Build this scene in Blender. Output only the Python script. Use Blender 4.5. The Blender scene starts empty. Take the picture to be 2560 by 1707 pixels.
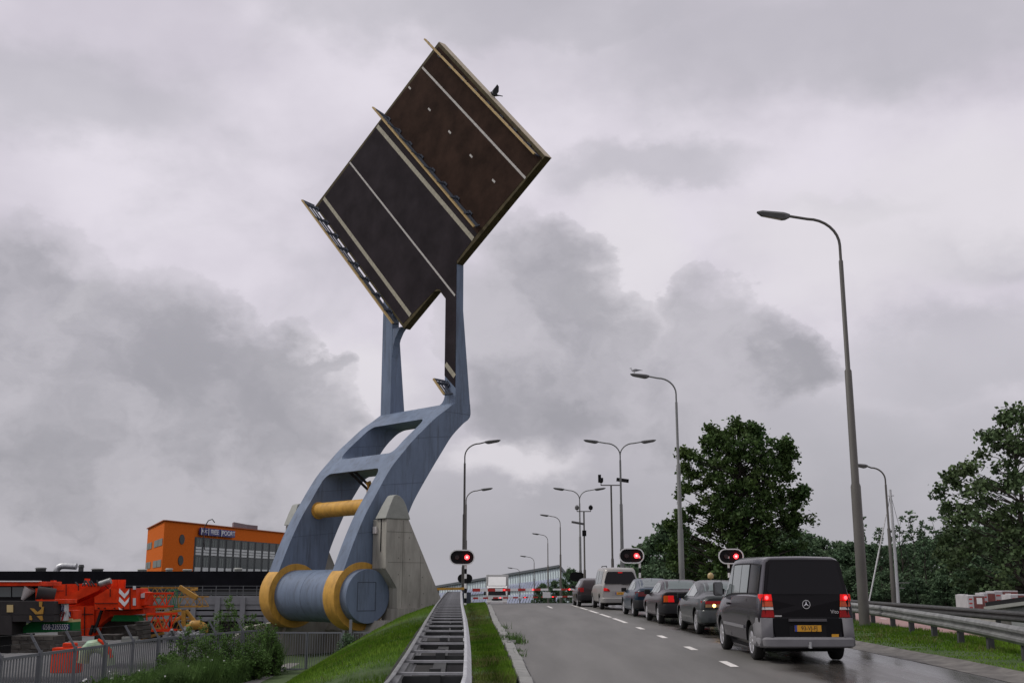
import bpy, bmesh, math, random
import numpy as np
from mathutils import Vector, Matrix
random.seed(7); rng = np.random.default_rng(7)
scene = bpy.context.scene
C = scene.collection
R = math.radians

# ------------------------------------------------------------------ camera, sky, sun, exposure
F_PX, CX, CY, HZ, EYE = 2786.0, 1280.0, 853.5, 1465.0, 1.7
PITCH = math.atan((HZ - CY) / F_PX)
cam_d = bpy.data.cameras.new('camera'); cam = bpy.data.objects.new('camera', cam_d); C.objects.link(cam)
cam_d.sensor_width = 36.0; cam_d.lens = F_PX / 2560 * 36
cam_d.clip_start = 0.1; cam_d.clip_end = 3000
cam.location = (0, 0, EYE); cam.rotation_euler = (math.pi / 2 + PITCH, 0, 0)
scene.camera = cam
scene.view_settings.view_transform = 'Standard'; scene.view_settings.look = 'None'
scene.view_settings.exposure = 0.0; scene.view_settings.gamma = 1.0

def ray(px, py):
    a = (px - CX) / F_PX; b = -(py - CY) / F_PX
    c, s = math.cos(PITCH), math.sin(PITCH)
    return Vector((a, c - b * s, s + b * c))
def at(px, py, Y):                       # world point seen at pixel (px,py) at the real distance Y
    r = ray(px, py); return Vector((0, 0, EYE)) + r * (Y / r.y)
K = 2560 / 2352

SUN_EL, SUN_AZ = R(50), math.atan2(-0.85, 0.02)
sun_dir = Vector((math.sin(SUN_AZ) * math.cos(SUN_EL), math.cos(SUN_AZ) * math.cos(SUN_EL), math.sin(SUN_EL)))
sd = bpy.data.lights.new('sun', 'SUN'); sd.energy = 1.7; sd.angle = R(14); sd.color = (1.0, 0.96, 0.9)
so = bpy.data.objects.new('sun', sd); C.objects.link(so)
so.rotation_euler = sun_dir.to_track_quat('Z', 'Y').to_euler()

world = bpy.data.worlds.new('World'); scene.world = world; world.use_nodes = True
def build_world():
    nt = world.node_tree; N = nt.nodes; L = nt.links; N.clear()
    out = N.new('ShaderNodeOutputWorld')
    sky = N.new('ShaderNodeTexSky'); sky.sky_type = 'NISHITA'; sky.sun_disc = False
    sky.sun_elevation = SUN_EL; sky.sun_rotation = SUN_AZ; sky.dust_density = 4
    b1 = N.new('ShaderNodeBackground'); b1.inputs[1].default_value = 0.06
    L.new(sky.outputs[0], b1.inputs[0])
    tc = N.new('ShaderNodeTexCoord')
    def math_(op, a, b=None, clamp=False):
        n = N.new('ShaderNodeMath'); n.operation = op; n.use_clamp = clamp
        for i, v in enumerate((a, b)):
            if v is None: continue
            if isinstance(v, (int, float)): n.inputs[i].default_value = v
            else: L.new(v, n.inputs[i])
        return n.outputs[0]
    def noise(scale, detail=8, rough=0.55, vec=None, dist=0.0):
        n = N.new('ShaderNodeTexNoise'); n.inputs['Scale'].default_value = scale
        n.inputs['Detail'].default_value = detail; n.inputs['Roughness'].default_value = rough
        n.inputs['Distortion'].default_value = dist
        L.new(vec, n.inputs['Vector']); return n
    def ramp(val, lo, hi):
        n = N.new('ShaderNodeMapRange'); n.interpolation_type = 'SMOOTHSTEP'
        n.inputs['From Min'].default_value = lo; n.inputs['From Max'].default_value = hi
        L.new(val, n.inputs['Value']); return n.outputs[0]
    def mix(f, a, b):
        n = N.new('ShaderNodeMix'); n.data_type = 'RGBA'
        L.new(f, n.inputs[0])
        for i, v in ((6, a), (7, b)):
            if isinstance(v, tuple): n.inputs[i].default_value = (*v, 1)
            else: L.new(v, n.inputs[i])
        return n.outputs[2]
    G = tc.outputs['Generated']
    mp = N.new('ShaderNodeMapping'); mp.inputs['Scale'].default_value = (1, 1, 1.5); L.new(G, mp.inputs[0]); Gs = mp.outputs[0]
    sep = N.new('ShaderNodeSeparateXYZ'); L.new(G, sep.inputs[0]); elev = sep.outputs[2]
    # warped direction for cauliflower cloud edges
    def warp(scale, amp, detail):
        w = noise(scale, detail, 0.58, Gs)
        sub = N.new('ShaderNodeVectorMath'); sub.operation = 'SUBTRACT'; L.new(w.outputs['Color'], sub.inputs[0]); sub.inputs[1].default_value = (.5, .5, .5)
        sc = N.new('ShaderNodeVectorMath'); sc.operation = 'SCALE'; L.new(sub.outputs[0], sc.inputs[0]); sc.inputs['Scale'].default_value = amp
        return sc.outputs[0]
    ad = N.new('ShaderNodeVectorMath'); ad.operation = 'ADD'; L.new(G, ad.inputs[0]); L.new(warp(11, .105, 9), ad.inputs[1])
    P = ad.outputs[0]
    def blob(px, py, r, ry=None):         # soft lump of cloud around one direction, radius in degrees-like units
        rx = r / 2560 * 1.35; ry = (ry or r) / 2560 * 1.35
        d = ray(px * K, py * K).normalized()
        s = N.new('ShaderNodeVectorMath'); s.operation = 'SUBTRACT'; L.new(P, s.inputs[0]); s.inputs[1].default_value = d
        m = N.new('ShaderNodeVectorMath'); m.operation = 'MULTIPLY'; L.new(s.outputs[0], m.inputs[0])
        m.inputs[1].default_value = (1 / rx, 1 / rx, 1 / ry)
        ln = N.new('ShaderNodeVectorMath'); ln.operation = 'LENGTH'; L.new(m.outputs[0], ln.inputs[0])
        return math_('SUBTRACT', 1.0, ln.outputs['Value'], True)
    def union(bs):
        o = bs[0]
        for b in bs[1:]: o = math_('MAXIMUM', o, b)
        return o
    fine = noise(6, 8, 0.55, Gs, 0.3).outputs['Fac']
    big = noise(2.6, 4, 0.5, Gs).outputs['Fac']
    soft = noise(4.2, 5, 0.5, Gs).outputs['Fac']
    light = mix(ramp(soft, .34, .62), (0.64, 0.60, 0.675), (0.80, 0.755, 0.83))
    lump = noise(7.5, 7, 0.5, P, 0.2).outputs['Fac']
    lump2 = noise(16, 6, 0.55, P).outputs['Fac']
    grey = mix(ramp(math_('ADD', math_('MULTIPLY', lump, .75), math_('MULTIPLY', lump2, .25)), .38, .60), (0.33, 0.325, 0.358), (0.53, 0.512, 0.555))
    base = mix(math_('MULTIPLY', ramp(math_('ADD', fine, math_('MULTIPLY', big, 0.8)), .90, 1.18), .5), light, (0.50, 0.485, 0.535))
    belt = ramp(math_('ADD', elev, math_('MULTIPLY', fine, 0.12)), 0.31, 0.08)
    base = mix(math_('MULTIPLY', belt, 0.85), base, (0.39, 0.388, 0.42))
    left = union([blob(30, 740, 200), blob(190, 800, 170), blob(110, 960, 300), blob(330, 870, 220), blob(480, 860, 150), blob(590, 880, 140), blob(690, 960, 120), blob(470, 1040, 290, 230), blob(640, 1080, 170), blob(100, 1160, 340, 240), blob(735, 832, 60, 36), blob(690, 870, 80)])
    midc = union([blob(1240, 600, 130), blob(1200, 730, 170), blob(1310, 720, 130), blob(1370, 850, 170), blob(1240, 860, 170), blob(1480, 900, 130)])
    rgt = union([blob(1580, 745, 110), blob(1660, 740, 95), blob(1720, 800, 110), blob(1620, 850, 190, 140), blob(1810, 840, 85), blob(1500, 960, 180, 110)])
    dark = math_('MAXIMUM', left, math_('MULTIPLY', math_('MAXIMUM', midc, rgt), .92))
    m1 = ramp(dark, 0.08, 0.52)
    m0 = ramp(dark, 0.12, 0.19)           # crisper lit rim of the lumps
    faint = union([blob(160, 210, 330, 130), blob(2000, 60, 800, 150), blob(1250, 20, 700, 100), blob(2250, 820, 380, 110), blob(2300, 560, 260, 70), blob(1980, 470, 170, 40), blob(1900, 1000, 420, 120), blob(1500, 380, 260, 60)])
    m2 = math_('MULTIPLY', ramp(faint, 0.05, 0.7), 0.5)
    col = mix(m2, base, (0.44, 0.435, 0.475))
    brt = union([blob(820, 880, 150, 110), blob(200, 690, 60, 60), blob(1430, 620, 130, 230), blob(2250, 430, 330, 150), blob(1960, 560, 300, 160), blob(1180, 1060, 160, 60), blob(700, 830, 130, 60)])
    col = mix(math_('MULTIPLY', ramp(brt, .05, .7), 0.75), col, (0.80, 0.765, 0.81))
    col = mix(math_('ADD', math_('MULTIPLY', m1, 0.62), math_('MULTIPLY', m0, .20)), col, grey)
    # the overhead sky beyond the frame: brighter thin cloud
    col = mix(ramp(elev, .62, .9), col, (0.74, 0.73, 0.78))
    b2 = N.new('ShaderNodeBackground'); b2.inputs[1].default_value = 1.0; L.new(col, b2.inputs[0])
    ms = N.new('ShaderNodeMixShader'); ms.inputs[0].default_value = 0.94
    L.new(b1.outputs[0], ms.inputs[1]); L.new(b2.outputs[0], ms.inputs[2]); L.new(ms.outputs[0], out.inputs[0])
build_world()

# ------------------------------------------------------------------ materials
def mat(name, col, rough=0.6, metal=0.0, var=0.0, vscale=3.0, bump=0.0, bscale=40.0, spec=0.5, emit=None, coat=0.0, col2=None, detail=6, stretch=None, island=False, trans=0.0, grime=None):
    m = bpy.data.materials.new(name); m.use_nodes = True
    nt = m.node_tree; N = nt.nodes; L = nt.links; b = N['Principled BSDF']
    b.inputs['Base Color'].default_value = (*col, 1); b.inputs['Roughness'].default_value = rough
    b.inputs['Metallic'].default_value = metal; b.inputs['Specular IOR Level'].default_value = spec
    b.inputs['Coat Weight'].default_value = coat; b.inputs['Coat Roughness'].default_value = 0.06
    if emit: b.inputs['Emission Color'].default_value = (*emit[0], 1); b.inputs['Emission Strength'].default_value = emit[1]
    tc = N.new('ShaderNodeTexCoord'); vec = tc.outputs['Object']
    if stretch:
        mp = N.new('ShaderNodeMapping'); mp.inputs['Scale'].default_value = stretch; L.new(vec, mp.inputs[0]); vec = mp.outputs[0]
    if var or col2:
        n = N.new('ShaderNodeTexNoise'); n.inputs['Scale'].default_value = vscale; n.inputs['Detail'].default_value = detail; n.inputs['Roughness'].default_value = 0.6
        L.new(vec, n.inputs['Vector'])
        mr = N.new('ShaderNodeMapRange'); mr.inputs['From Min'].default_value = .32; mr.inputs['From Max'].default_value = .68
        L.new(n.outputs['Fac'], mr.inputs['Value'])
        mx = N.new('ShaderNodeMix'); mx.data_type = 'RGBA'; L.new(mr.outputs[0], mx.inputs[0])
        c2 = col2 if col2 else tuple(min(1, c * (1 + var)) for c in col)
        c1 = col if col2 else tuple(c * (1 - var) for c in col)
        mx.inputs[6].default_value = (*c1, 1); mx.inputs[7].default_value = (*c2, 1)
        res = mx.outputs[2]
        if island:
            g = N.new('ShaderNodeNewGeometry')
            mx2 = N.new('ShaderNodeMix'); mx2.data_type = 'RGBA'; mx2.blend_type = 'MULTIPLY'; mx2.inputs[0].default_value = 1
            mr2 = N.new('ShaderNodeMapRange'); mr2.inputs['To Min'].default_value = .55; mr2.inputs['To Max'].default_value = 1.45
            L.new(g.outputs['Random Per Island'], mr2.inputs['Value'])
            cb = N.new('ShaderNodeCombineColor')
            for i in range(3): L.new(mr2.outputs[0], cb.inputs[i])
            L.new(res, mx2.inputs[6]); L.new(cb.outputs[0], mx2.inputs[7]); res = mx2.outputs[2]
        if grime:                         # rain streaks and dirt running down the surface
            mg = N.new('ShaderNodeMapping'); mg.inputs['Scale'].default_value = (1, 1, .10); L.new(tc.outputs['Object'], mg.inputs[0])
            ng = N.new('ShaderNodeTexNoise'); ng.inputs['Scale'].default_value = grime[1]; ng.inputs['Detail'].default_value = 7; ng.inputs['Roughness'].default_value = .7; L.new(mg.outputs[0], ng.inputs['Vector'])
            rg_ = N.new('ShaderNodeMapRange'); rg_.inputs['From Min'].default_value = .50; rg_.inputs['From Max'].default_value = .72; rg_.inputs['To Max'].default_value = grime[2]; L.new(ng.outputs['Fac'], rg_.inputs['Value'])
            mg2 = N.new('ShaderNodeMix'); mg2.data_type = 'RGBA'; L.new(rg_.outputs[0], mg2.inputs[0]); L.new(res, mg2.inputs[6]); mg2.inputs[7].default_value = (*grime[0], 1); res = mg2.outputs[2]
        L.new(res, b.inputs['Base Color'])
    if bump:
        n2 = N.new('ShaderNodeTexNoise'); n2.inputs['Scale'].default_value = bscale; n2.inputs['Detail'].default_value = 5; L.new(vec, n2.inputs['Vector'])
        bp = N.new('ShaderNodeBump'); bp.inputs['Strength'].default_value = bump; bp.inputs['Distance'].default_value = 0.02
        L.new(n2.outputs['Fac'], bp.inputs['Height']); L.new(bp.outputs[0], b.inputs['Normal'])
    if trans:
        t = N.new('ShaderNodeBsdfTranslucent'); ms = N.new('ShaderNodeMixShader'); ms.inputs[0].default_value = trans
        if b.inputs['Base Color'].is_linked: L.new(b.inputs['Base Color'].links[0].from_socket, t.inputs[0])
        else: t.inputs[0].default_value = (*col, 1)
        o = N['Material Output']; L.new(b.outputs[0], ms.inputs[1]); L.new(t.outputs[0], ms.inputs[2]); L.new(ms.outputs[0], o.inputs[0])
    return m
M = {}
M['steel_blue'] = mat('painted_blue_grey_steel', (.135, .175, .245), .5, var=.16, vscale=1.1, bump=.03, bscale=6, spec=.2, stretch=(1, 1, .35), grime=((.050, .052, .055), 3.2, .55))
M['yellow'] = mat('ochre_yellow_paint', (.52, .29, .055), .5, var=.16, vscale=1.8, spec=.25, grime=((.16, .085, .03), 3.5, .55))
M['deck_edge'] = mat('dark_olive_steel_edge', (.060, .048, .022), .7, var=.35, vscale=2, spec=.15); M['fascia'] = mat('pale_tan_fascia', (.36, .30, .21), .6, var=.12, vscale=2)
M['deck_asphalt'] = mat('dark_deck_wearing_course', (.026, .0215, .0245), .95, var=.30, vscale=1.0, bump=.2, spec=.08, stretch=(.5, .5, .5))
M['deck_red'] = mat('red_brown_cycle_wearing_course', (.032, .0185, .0135), .95, var=.35, vscale=.8, bump=.2, spec=.08)
M['line'] = mat('worn_white_line', (.62, .60, .57), .7, var=.15, vscale=6)
M['line_old'] = mat('weathered_cream_line', (.30, .28, .21), .7, var=.2, vscale=5)
M['rail_yellow'] = mat('pale_weathered_yellow_rail', (.38, .275, .125), .6, var=.15, vscale=3, spec=.2)
M['rail_blue'] = mat('blue_grey_rail_paint', (.048, .056, .074), .6, spec=.2)
M['gull_white'] = mat('white_feathers', (.55, .55, .57), .8); M['gull_grey'] = mat('grey_feathers', (.16, .17, .19), .8)
M['black'] = mat('black', (.008, .008, .009), .6, spec=.15)
M['black_feather'] = mat('black_feathers', (.012, .012, .015), .7)
M['galv'] = mat('galvanised_steel', (.46, .47, .48), .42, .55, var=.22, vscale=5, bump=.05)
M['galv_dark'] = mat('weathered_galvanised_steel', (.040, .042, .042), .7, .0, var=.3, vscale=4)
M['galv_mid'] = mat('dull_galvanised_steel', (.20, .205, .20), .5, .35, var=.35, vscale=3)
M['galv_tie'] = mat('worn_tie_steel', (.33, .335, .34), .5, .3, var=.3, vscale=5)
M['pole'] = mat('grey_lamp_post_paint', (.085, .08, .07), .55, var=.2, vscale=2, stretch=(1, 1, .4))
M['pole_light'] = mat('pale_grey_lamp_post_paint', (.15, .155, .15), .55, var=.2, vscale=2, stretch=(1, 1, .4))
M['lamp_cap'] = mat('lantern_housing', (.10, .10, .10), .5, var=.2); M['lamp_lens'] = mat('lantern_lens', (.45, .44, .42), .25)
M['red_lit'] = mat('lit_red_lens', (.6, .02, .02), .3, emit=((1, .03, .035), 7.0))
M['red_core'] = mat('lit_red_lens_core', (.8, .1, .1), .3, emit=((1, .22, .22), 5.0))
M['red_dark'] = mat('unlit_red_lens', (.03, .004, .004), .2)
M['white'] = mat('white_paint', (.74, .74, .73), .5, var=.06); M['red'] = mat('red_paint', (.42, .025, .02), .45, var=.1)
M['tyre'] = mat('tyre_rubber', (.012, .012, .012), .8); M['rim'] = mat('alloy_rim', (.55, .55, .56), .28, .75)
M['trim'] = mat('black_plastic_trim', (.011, .011, .012), .6, spec=.2)
M['glass'] = mat('car_window_glass', (.075, .10, .097), .07, spec=.9); M['glass_dark'] = mat('tinted_car_glass', (.006, .0055, .007), .12, spec=.2)  # light seen through the clear panes is put into their base colour
M['glass_side'] = mat('car_side_glass', (.16, .19, .19), .08, spec=.9)  # sky seen through the cabin is put into this paler colour
M['plate'] = mat('number_plate_yellow', (.72, .35, .02), .4); M['plate_blue'] = mat('plate_band_blue', (.03, .06, .32), .4)
M['amber'] = mat('amber_lens', (.62, .10, .008), .25, spec=.2); M['amber_lit'] = mat('amber_clear_lens', (.30, .16, .06), .25); M['bulb'] = mat('glowing_amber_bulb', (.9, .5, .1), .3, emit=((1, .55, .16), 6.0))
M['tail'] = mat('red_tail_lens', (.33, .010, .010), .25, spec=.2); M['tail_lit'] = mat('lit_brake_lens', (.5, .012, .012), .3, emit=((1, .012, .012), .28), spec=.2)
M['clear'] = mat('clear_lens', (.55, .52, .5), .2)
M['chrome'] = mat('chrome', (.7, .7, .71), .15, 1.0)
M['text_dark'] = mat('dark_lettering', (.02, .02, .02), .5); M['text_white'] = mat('white_lettering', (.75, .75, .78), .5)
M['concrete'] = mat('board_marked_concrete', (.31, .30, .265), .9, var=.20, vscale=1.6, bump=.15, bscale=12, stretch=(1, 1, .3), spec=.2, grime=((.12, .112, .09), 2.4, .5))
M['cap'] = mat('grey_painted_cap', (.25, .26, .235), .6, var=.08)
M['curb'] = mat('kerb_concrete', (.22, .22, .21), .85, var=.2, vscale=4, bump=.2)
M['bark'] = mat('bark', (.045, .038, .03), .9, var=.3, vscale=5, bump=.4, bscale=15)
M['leaf'] = mat('maple_leaves', (.028, .072, .018), .7, col2=(.080, .125, .030), vscale=.35, island=True, trans=.2, spec=.3)
M['leaf_far'] = mat('hazed_far_leaves', (.062, .112, .062), .8, col2=(.105, .160, .080), vscale=.25, island=True, trans=.2, spec=.25)  # distance haze over the belt is put into these paler greens
M['leaf_pop'] = mat('poplar_leaves', (.048, .085, .036), .75, col2=(.085, .125, .048), vscale=.4, island=True, trans=.12, spec=.3)
M['weed'] = mat('weed_leaves', (.050, .105, .024), .8, col2=(.095, .165, .042), vscale=1.2, island=True, trans=.2, spec=.25)
M['blade'] = mat('grass_blades', (.05, .13, .006), .8, col2=(.125, .21, .016), vscale=.7, island=True, trans=.2, spec=.25)
M['blade_yellow'] = M['blade']

def asphalt(name, c1, c2, wet_axis=None):
    m = bpy.data.materials.new(name); m.use_nodes = True
    nt = m.node_tree; N = nt.nodes; L = nt.links; b = N['Principled BSDF']
    tc = N.new('ShaderNodeTexCoord'); o = tc.outputs['Object']
    def nz(s, d=6, sc=(1, 1, 1), r=.6):
        mp = N.new('ShaderNodeMapping'); mp.inputs['Scale'].default_value = sc; L.new(o, mp.inputs[0])
        n = N.new('ShaderNodeTexNoise'); n.inputs['Scale'].default_value = s; n.inputs['Detail'].default_value = d; n.inputs['Roughness'].default_value = r
        L.new(mp.outputs[0], n.inputs['Vector']); return n.outputs['Fac']
    def rg(v, lo, hi, a=0., bb=1.):
        n = N.new('ShaderNodeMapRange'); n.inputs['From Min'].default_value = lo; n.inputs['From Max'].default_value = hi
        n.inputs['To Min'].default_value = a; n.inputs['To Max'].default_value = bb; L.new(v, n.inputs['Value']); return n.outputs[0]
    def ma(op, a, b_):
        n = N.new('ShaderNodeMath'); n.operation = op; n.use_clamp = True
        for i, v in enumerate((a, b_)):
            if isinstance(v, float): n.inputs[i].default_value = v
            else: L.new(v, n.inputs[i])
        return n.outputs[0]
    grain = nz(60, 3); streak = nz(1.1, 6, (1, .12, 1)); patch = nz(.45, 5)
    mx = N.new('ShaderNodeMix'); mx.data_type = 'RGBA'
    L.new(ma('ADD', ma('MULTIPLY', rg(streak, .3, .7), .65), ma('MULTIPLY', rg(grain, .3, .7), .35)), mx.inputs[0])
    mx.inputs[6].default_value = (*c1, 1); mx.inputs[7].default_value = (*c2, 1)
    col = mx.outputs[2]
    if wet_axis is not None:              # water lying in the wheel tracks of the queueing lane
        sep = N.new('ShaderNodeSeparateXYZ'); L.new(o, sep.inputs[0])
        band = rg(sep.outputs[0], wet_axis[0], wet_axis[1])
        wet = rg(ma('MULTIPLY', band, ma('ADD', patch, ma('MULTIPLY', streak, .8))), .43, .66)
        dk = N.new('ShaderNodeMix'); dk.data_type = 'RGBA'; dk.blend_type = 'MULTIPLY'; L.new(wet, dk.inputs[0]); L.new(col, dk.inputs[6]); dk.inputs[7].default_value = (.36, .34, .33, 1)
        col = dk.outputs[2]; L.new(ma('ADD', rg(wet, 0, 1, .62, .12), ma('MULTIPLY', rg(streak, .4, .65), ma('MULTIPLY', wet, .22))), b.inputs['Roughness'])
        bs = rg(wet, 0, 1, .45, .05)
    else:
        b.inputs['Roughness'].default_value = .75; bs = None
    L.new(col, b.inputs['Base Color'])
    bp = N.new('ShaderNodeBump'); bp.inputs['Distance'].default_value = .012; bp.inputs['Strength'].default_value = .35
    if bs is not None: L.new(bs, bp.inputs['Strength'])
    L.new(grain, bp.inputs['Height']); L.new(bp.outputs[0], b.inputs['Normal'])
    return m
M['road'] = asphalt('damp_road_asphalt', (.070, .068, .061), (.150, .145, .135), (3.3, 5.7))
M['bike'] = asphalt('red_cycle_path_asphalt', (.23, .125, .115), (.31, .19, .175))
M['yard'] = asphalt('dark_yard_asphalt', (.05, .05, .05), (.09, .09, .088))
M['pathm'] = asphalt('grey_path', (.13, .125, .115), (.19, .185, .17))
M['soil'] = mat('turf_soil', (.022, .048, .008), .9, col2=(.045, .078, .012), vscale=1.5, bump=.5, bscale=14)
M['water'] = mat('canal_water', (.03, .035, .03), .08, bump=.15, bscale=2)

# ------------------------------------------------------------------ mesh helpers
class MB:
    def __init__(s): s.v = []; s.f = []; s.m = []
    def add(s, vs, fs, mi=0):
        o = len(s.v); s.v += [tuple(v) for v in vs]; s.f += [tuple(i + o for i in f) for f in fs]; s.m += [mi] * len(fs); return s
    def hexa(s, p, mi=0):                 # p: 4 bottom + 4 top corners
        return s.add(p, [(3, 2, 1, 0), (4, 5, 6, 7), (0, 1, 5, 4), (1, 2, 6, 5), (2, 3, 7, 6), (3, 0, 4, 7)], mi)
    def box(s, lo, hi, mi=0):
        x0, y0, z0 = lo; x1, y1, z1 = hi
        return s.hexa([(x0, y0, z0), (x1, y0, z0), (x1, y1, z0), (x0, y1, z0), (x0, y0, z1), (x1, y0, z1), (x1, y1, z1), (x0, y1, z1)], mi)
    def bar(s, a, b, w, h, mi=0, up=(0, 0, 1)):   # rectangular bar from a to b
        a = Vector(a); b = Vector(b); d = (b - a).normalized(); up = Vector(up)
        if abs(d.dot(up)) > .99: up = Vector((1, 0, 0))
        x = d.cross(up).normalized() * w / 2; y = x.cross(d).normalized() * h / 2
        return s.hexa([a - x - y, a + x - y, a + x + y, a - x + y, b - x - y, b + x - y, b + x + y, b - x + y], mi)
    def tube(s, path, rad, n=10, mi=0, caps=True, squash=1.0):
        path = [Vector(p) for p in path]; k = len(path)
        if not hasattr(rad, '__len__'): rad = [rad] * k
        vs = []; prev = None
        for i, p in enumerate(path):
            d = (path[min(i + 1, k - 1)] - path[max(i - 1, 0)]).normalized()
            if prev is None:
                u = Vector((0, 0, 1)) if abs(d.z) < .9 else Vector((1, 0, 0))
                x = d.cross(u).normalized()
            else: x = (prev - d * prev.dot(d)).normalized()
            prev = x; y = d.cross(x)
            for j in range(n):
                a = 2 * math.pi * j / n; vs.append(p + x * math.cos(a) * rad[i] + y * math.sin(a) * rad[i] * squash)
        fs = [(i * n + j, i * n + (j + 1) % n, (i + 1) * n + (j + 1) % n, (i + 1) * n + j) for i in range(k - 1) for j in range(n)]
        if caps: fs += [tuple(range(n - 1, -1, -1)), tuple((k - 1) * n + j for j in range(n))]
        return s.add(vs, fs, mi)
    def prism(s, poly, vec, mi=0, side=None):     # planar polygon (3d points) swept along vec
        n = len(poly); poly = [Vector(p) for p in poly]; vec = Vector(vec)
        s.add(poly + [p + vec for p in poly], [tuple(range(n - 1, -1, -1)), tuple(range(n, 2 * n))], mi)
        return s.add(poly + [p + vec for p in poly], [(i, (i + 1) % n, n + (i + 1) % n, n + i) for i in range(n)], mi if side is None else side)
    def sheet(s, rows, mi=0):
        n = len(rows[0]); vs = [p for r in rows for p in r]
        return s.add(vs, [(i * n + j, i * n + j + 1, (i + 1) * n + j + 1, (i + 1) * n + j) for i in range(len(rows) - 1) for j in range(n - 1)], mi)
    def build(s, name, mats, parent=None, smooth=None, loc=None, bevel=0, weld=False):
        if not isinstance(mats, (list, tuple)): mats = [mats]
        off = Vector(loc) if loc is not None else Vector((0, 0, 0))
        base = off.copy()
        if parent is not None and loc is None:
            p = parent
            while p is not None: base += p.location; p = p.parent
        me = bpy.data.meshes.new(name)
        me.from_pydata([tuple(Vector(v) - base) for v in s.v], [], s.f)
        for m in mats: me.materials.append(m)
        me.polygons.foreach_set('material_index', s.m)
        bm = bmesh.new(); bm.from_mesh(me)
        if weld: bmesh.ops.remove_doubles(bm, verts=bm.verts, dist=1e-4)
        bmesh.ops.recalc_face_normals(bm, faces=bm.faces); bm.to_mesh(me); bm.free()
        if smooth:
            me.polygons.foreach_set('use_smooth', [True] * len(me.polygons)); me.set_sharp_from_angle(angle=R(smooth))
        o = bpy.data.objects.new(name, me); C.objects.link(o)
        if parent is not None: o.parent = parent
        if loc is not None: o.location = off
        if bevel:
            b = o.modifiers.new('edge', 'BEVEL'); b.width = bevel; b.segments = 2; b.limit_method = 'ANGLE'; b.angle_limit = R(35)
        return o
def tag(o, label=None, cat=None, group=None, kind=None):
    if label: o['label'] = label
    if cat: o['category'] = cat
    if group: o['group'] = group
    if kind: o['kind'] = kind
    return o
def thing(name, loc, label, cat, group=None, rz=0.0):
    o = bpy.data.objects.new(name, None); C.objects.link(o); o.location = loc; o.rotation_euler = (0, 0, rz)
    o.empty_display_size = .3
    return tag(o, label, cat, group)
def copy_tree(o, parent=None):
    c = o.copy(); C.objects.link(c); c.parent = parent
    for ch in list(o.children): copy_tree(ch, c)
    return c
def text_mesh(name, txt, size, material, parent, origin, xdir, ydir, depth=.004, align='CENTER', bold=0.0, sx=1.0):
    cu = bpy.data.curves.new(name, 'FONT'); cu.body = txt; cu.size = size; cu.align_x = align; cu.align_y = 'CENTER'; cu.extrude = depth; cu.offset = bold
    t = bpy.data.objects.new(name, cu); C.objects.link(t)
    dg = bpy.context.evaluated_depsgraph_get(); dg.update()
    me = bpy.data.meshes.new_from_object(t.evaluated_get(dg))
    bpy.data.objects.remove(t)
    x = Vector(xdir).normalized(); y = Vector(ydir).normalized(); z = x.cross(y)
    mtx = Matrix(((x.x * sx, y.x, z.x, 0), (x.y * sx, y.y, z.y, 0), (x.z * sx, y.z, z.z, 0), (0, 0, 0, 1)))
    me.transform(mtx); me.materials.clear(); me.materials.append(material)
    for p in me.polygons: p.material_index = 0
    o = bpy.data.objects.new(name, me); C.objects.link(o); o.location = origin
    if parent is not None: o.parent = parent
    return o
def np_mesh(name, verts, nper, material, parent=None, loc=(0, 0, 0)):   # many separate n-gons, fast
    verts = np.asarray(verts, dtype=np.float32).reshape(-1, 3) - np.asarray(loc, dtype=np.float32)
    nf = len(verts) // nper
    me = bpy.data.meshes.new(name); me.vertices.add(len(verts)); me.vertices.foreach_set('co', verts.ravel())
    me.loops.add(nf * nper); me.loops.foreach_set('vertex_index', np.arange(nf * nper, dtype=np.int32))
    me.polygons.add(nf); me.polygons.foreach_set('loop_start', np.arange(0, nf * nper, nper, dtype=np.int32))
    me.update(calc_edges=True); me.materials.append(material)
    o = bpy.data.objects.new(name, me); C.objects.link(o)
    if parent is not None: o.parent = parent
    else: o.location = loc
    return o
def spline(pts, n):                       # Catmull-Rom through points (any dimension), n samples per span
    P = np.array(pts, float); P = np.vstack([2 * P[0] - P[1], P, 2 * P[-1] - P[-2]]); out = []
    for i in range(1, len(P) - 2):
        for t in np.linspace(0, 1, n, endpoint=False):
            a, b, c, d = P[i - 1:i + 3]
            out.append(.5 * (2 * b + (c - a) * t + (2 * a - 5 * b + 4 * c - d) * t * t + (3 * b - a - 3 * c + d) * t ** 3))
    out.append(P[-2]); return np.array(out)

# ------------------------------------------------------------------ ground, road, canal
itp = lambda y, xs, zs: float(np.interp(y, xs, zs))
def zr(y): return itp(y, [-20, 0, 10, 21, 40, 56, 62, 68, 75, 95, 122, 160, 240], [-.3, -.1, .1, .34, .54, .66, .69, .69, .62, .2, -.5, -1.3, -2.0])
def xl(y): return itp(y, [-20, 17.6, 20.8, 25, 32.3, 38, 57.6, 75, 95, 122, 200], [.45, .39, .27, .13, -.13, -.37, -.95, -1.5, -2.2, -3.2, -6])
def xr(y): return itp(y, [-20, 18, 23, 28, 40, 57.6, 80, 122, 200], [8.3, 8.0, 7.8, 7.75, 7.4, 6.7, 6.0, 4.6, 2.0])
def railR(y): return itp(y, [-20, 10.4, 13.6, 17.7, 21.9, 30.9, 39, 50, 60, 70, 200], [-.2, -.38, -.5, -.68, -.88, -1.33, -1.7, -2.2, -2.62, -3.0, -8])
def railL(y): return railR(y) - .74
LOW = -2.32
ys = sorted(set(list(np.arange(-16, 90, 1.5)) + list(np.arange(90, 240, 10)) + [260, 300, 400, 600, 900, 1500]))
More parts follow.
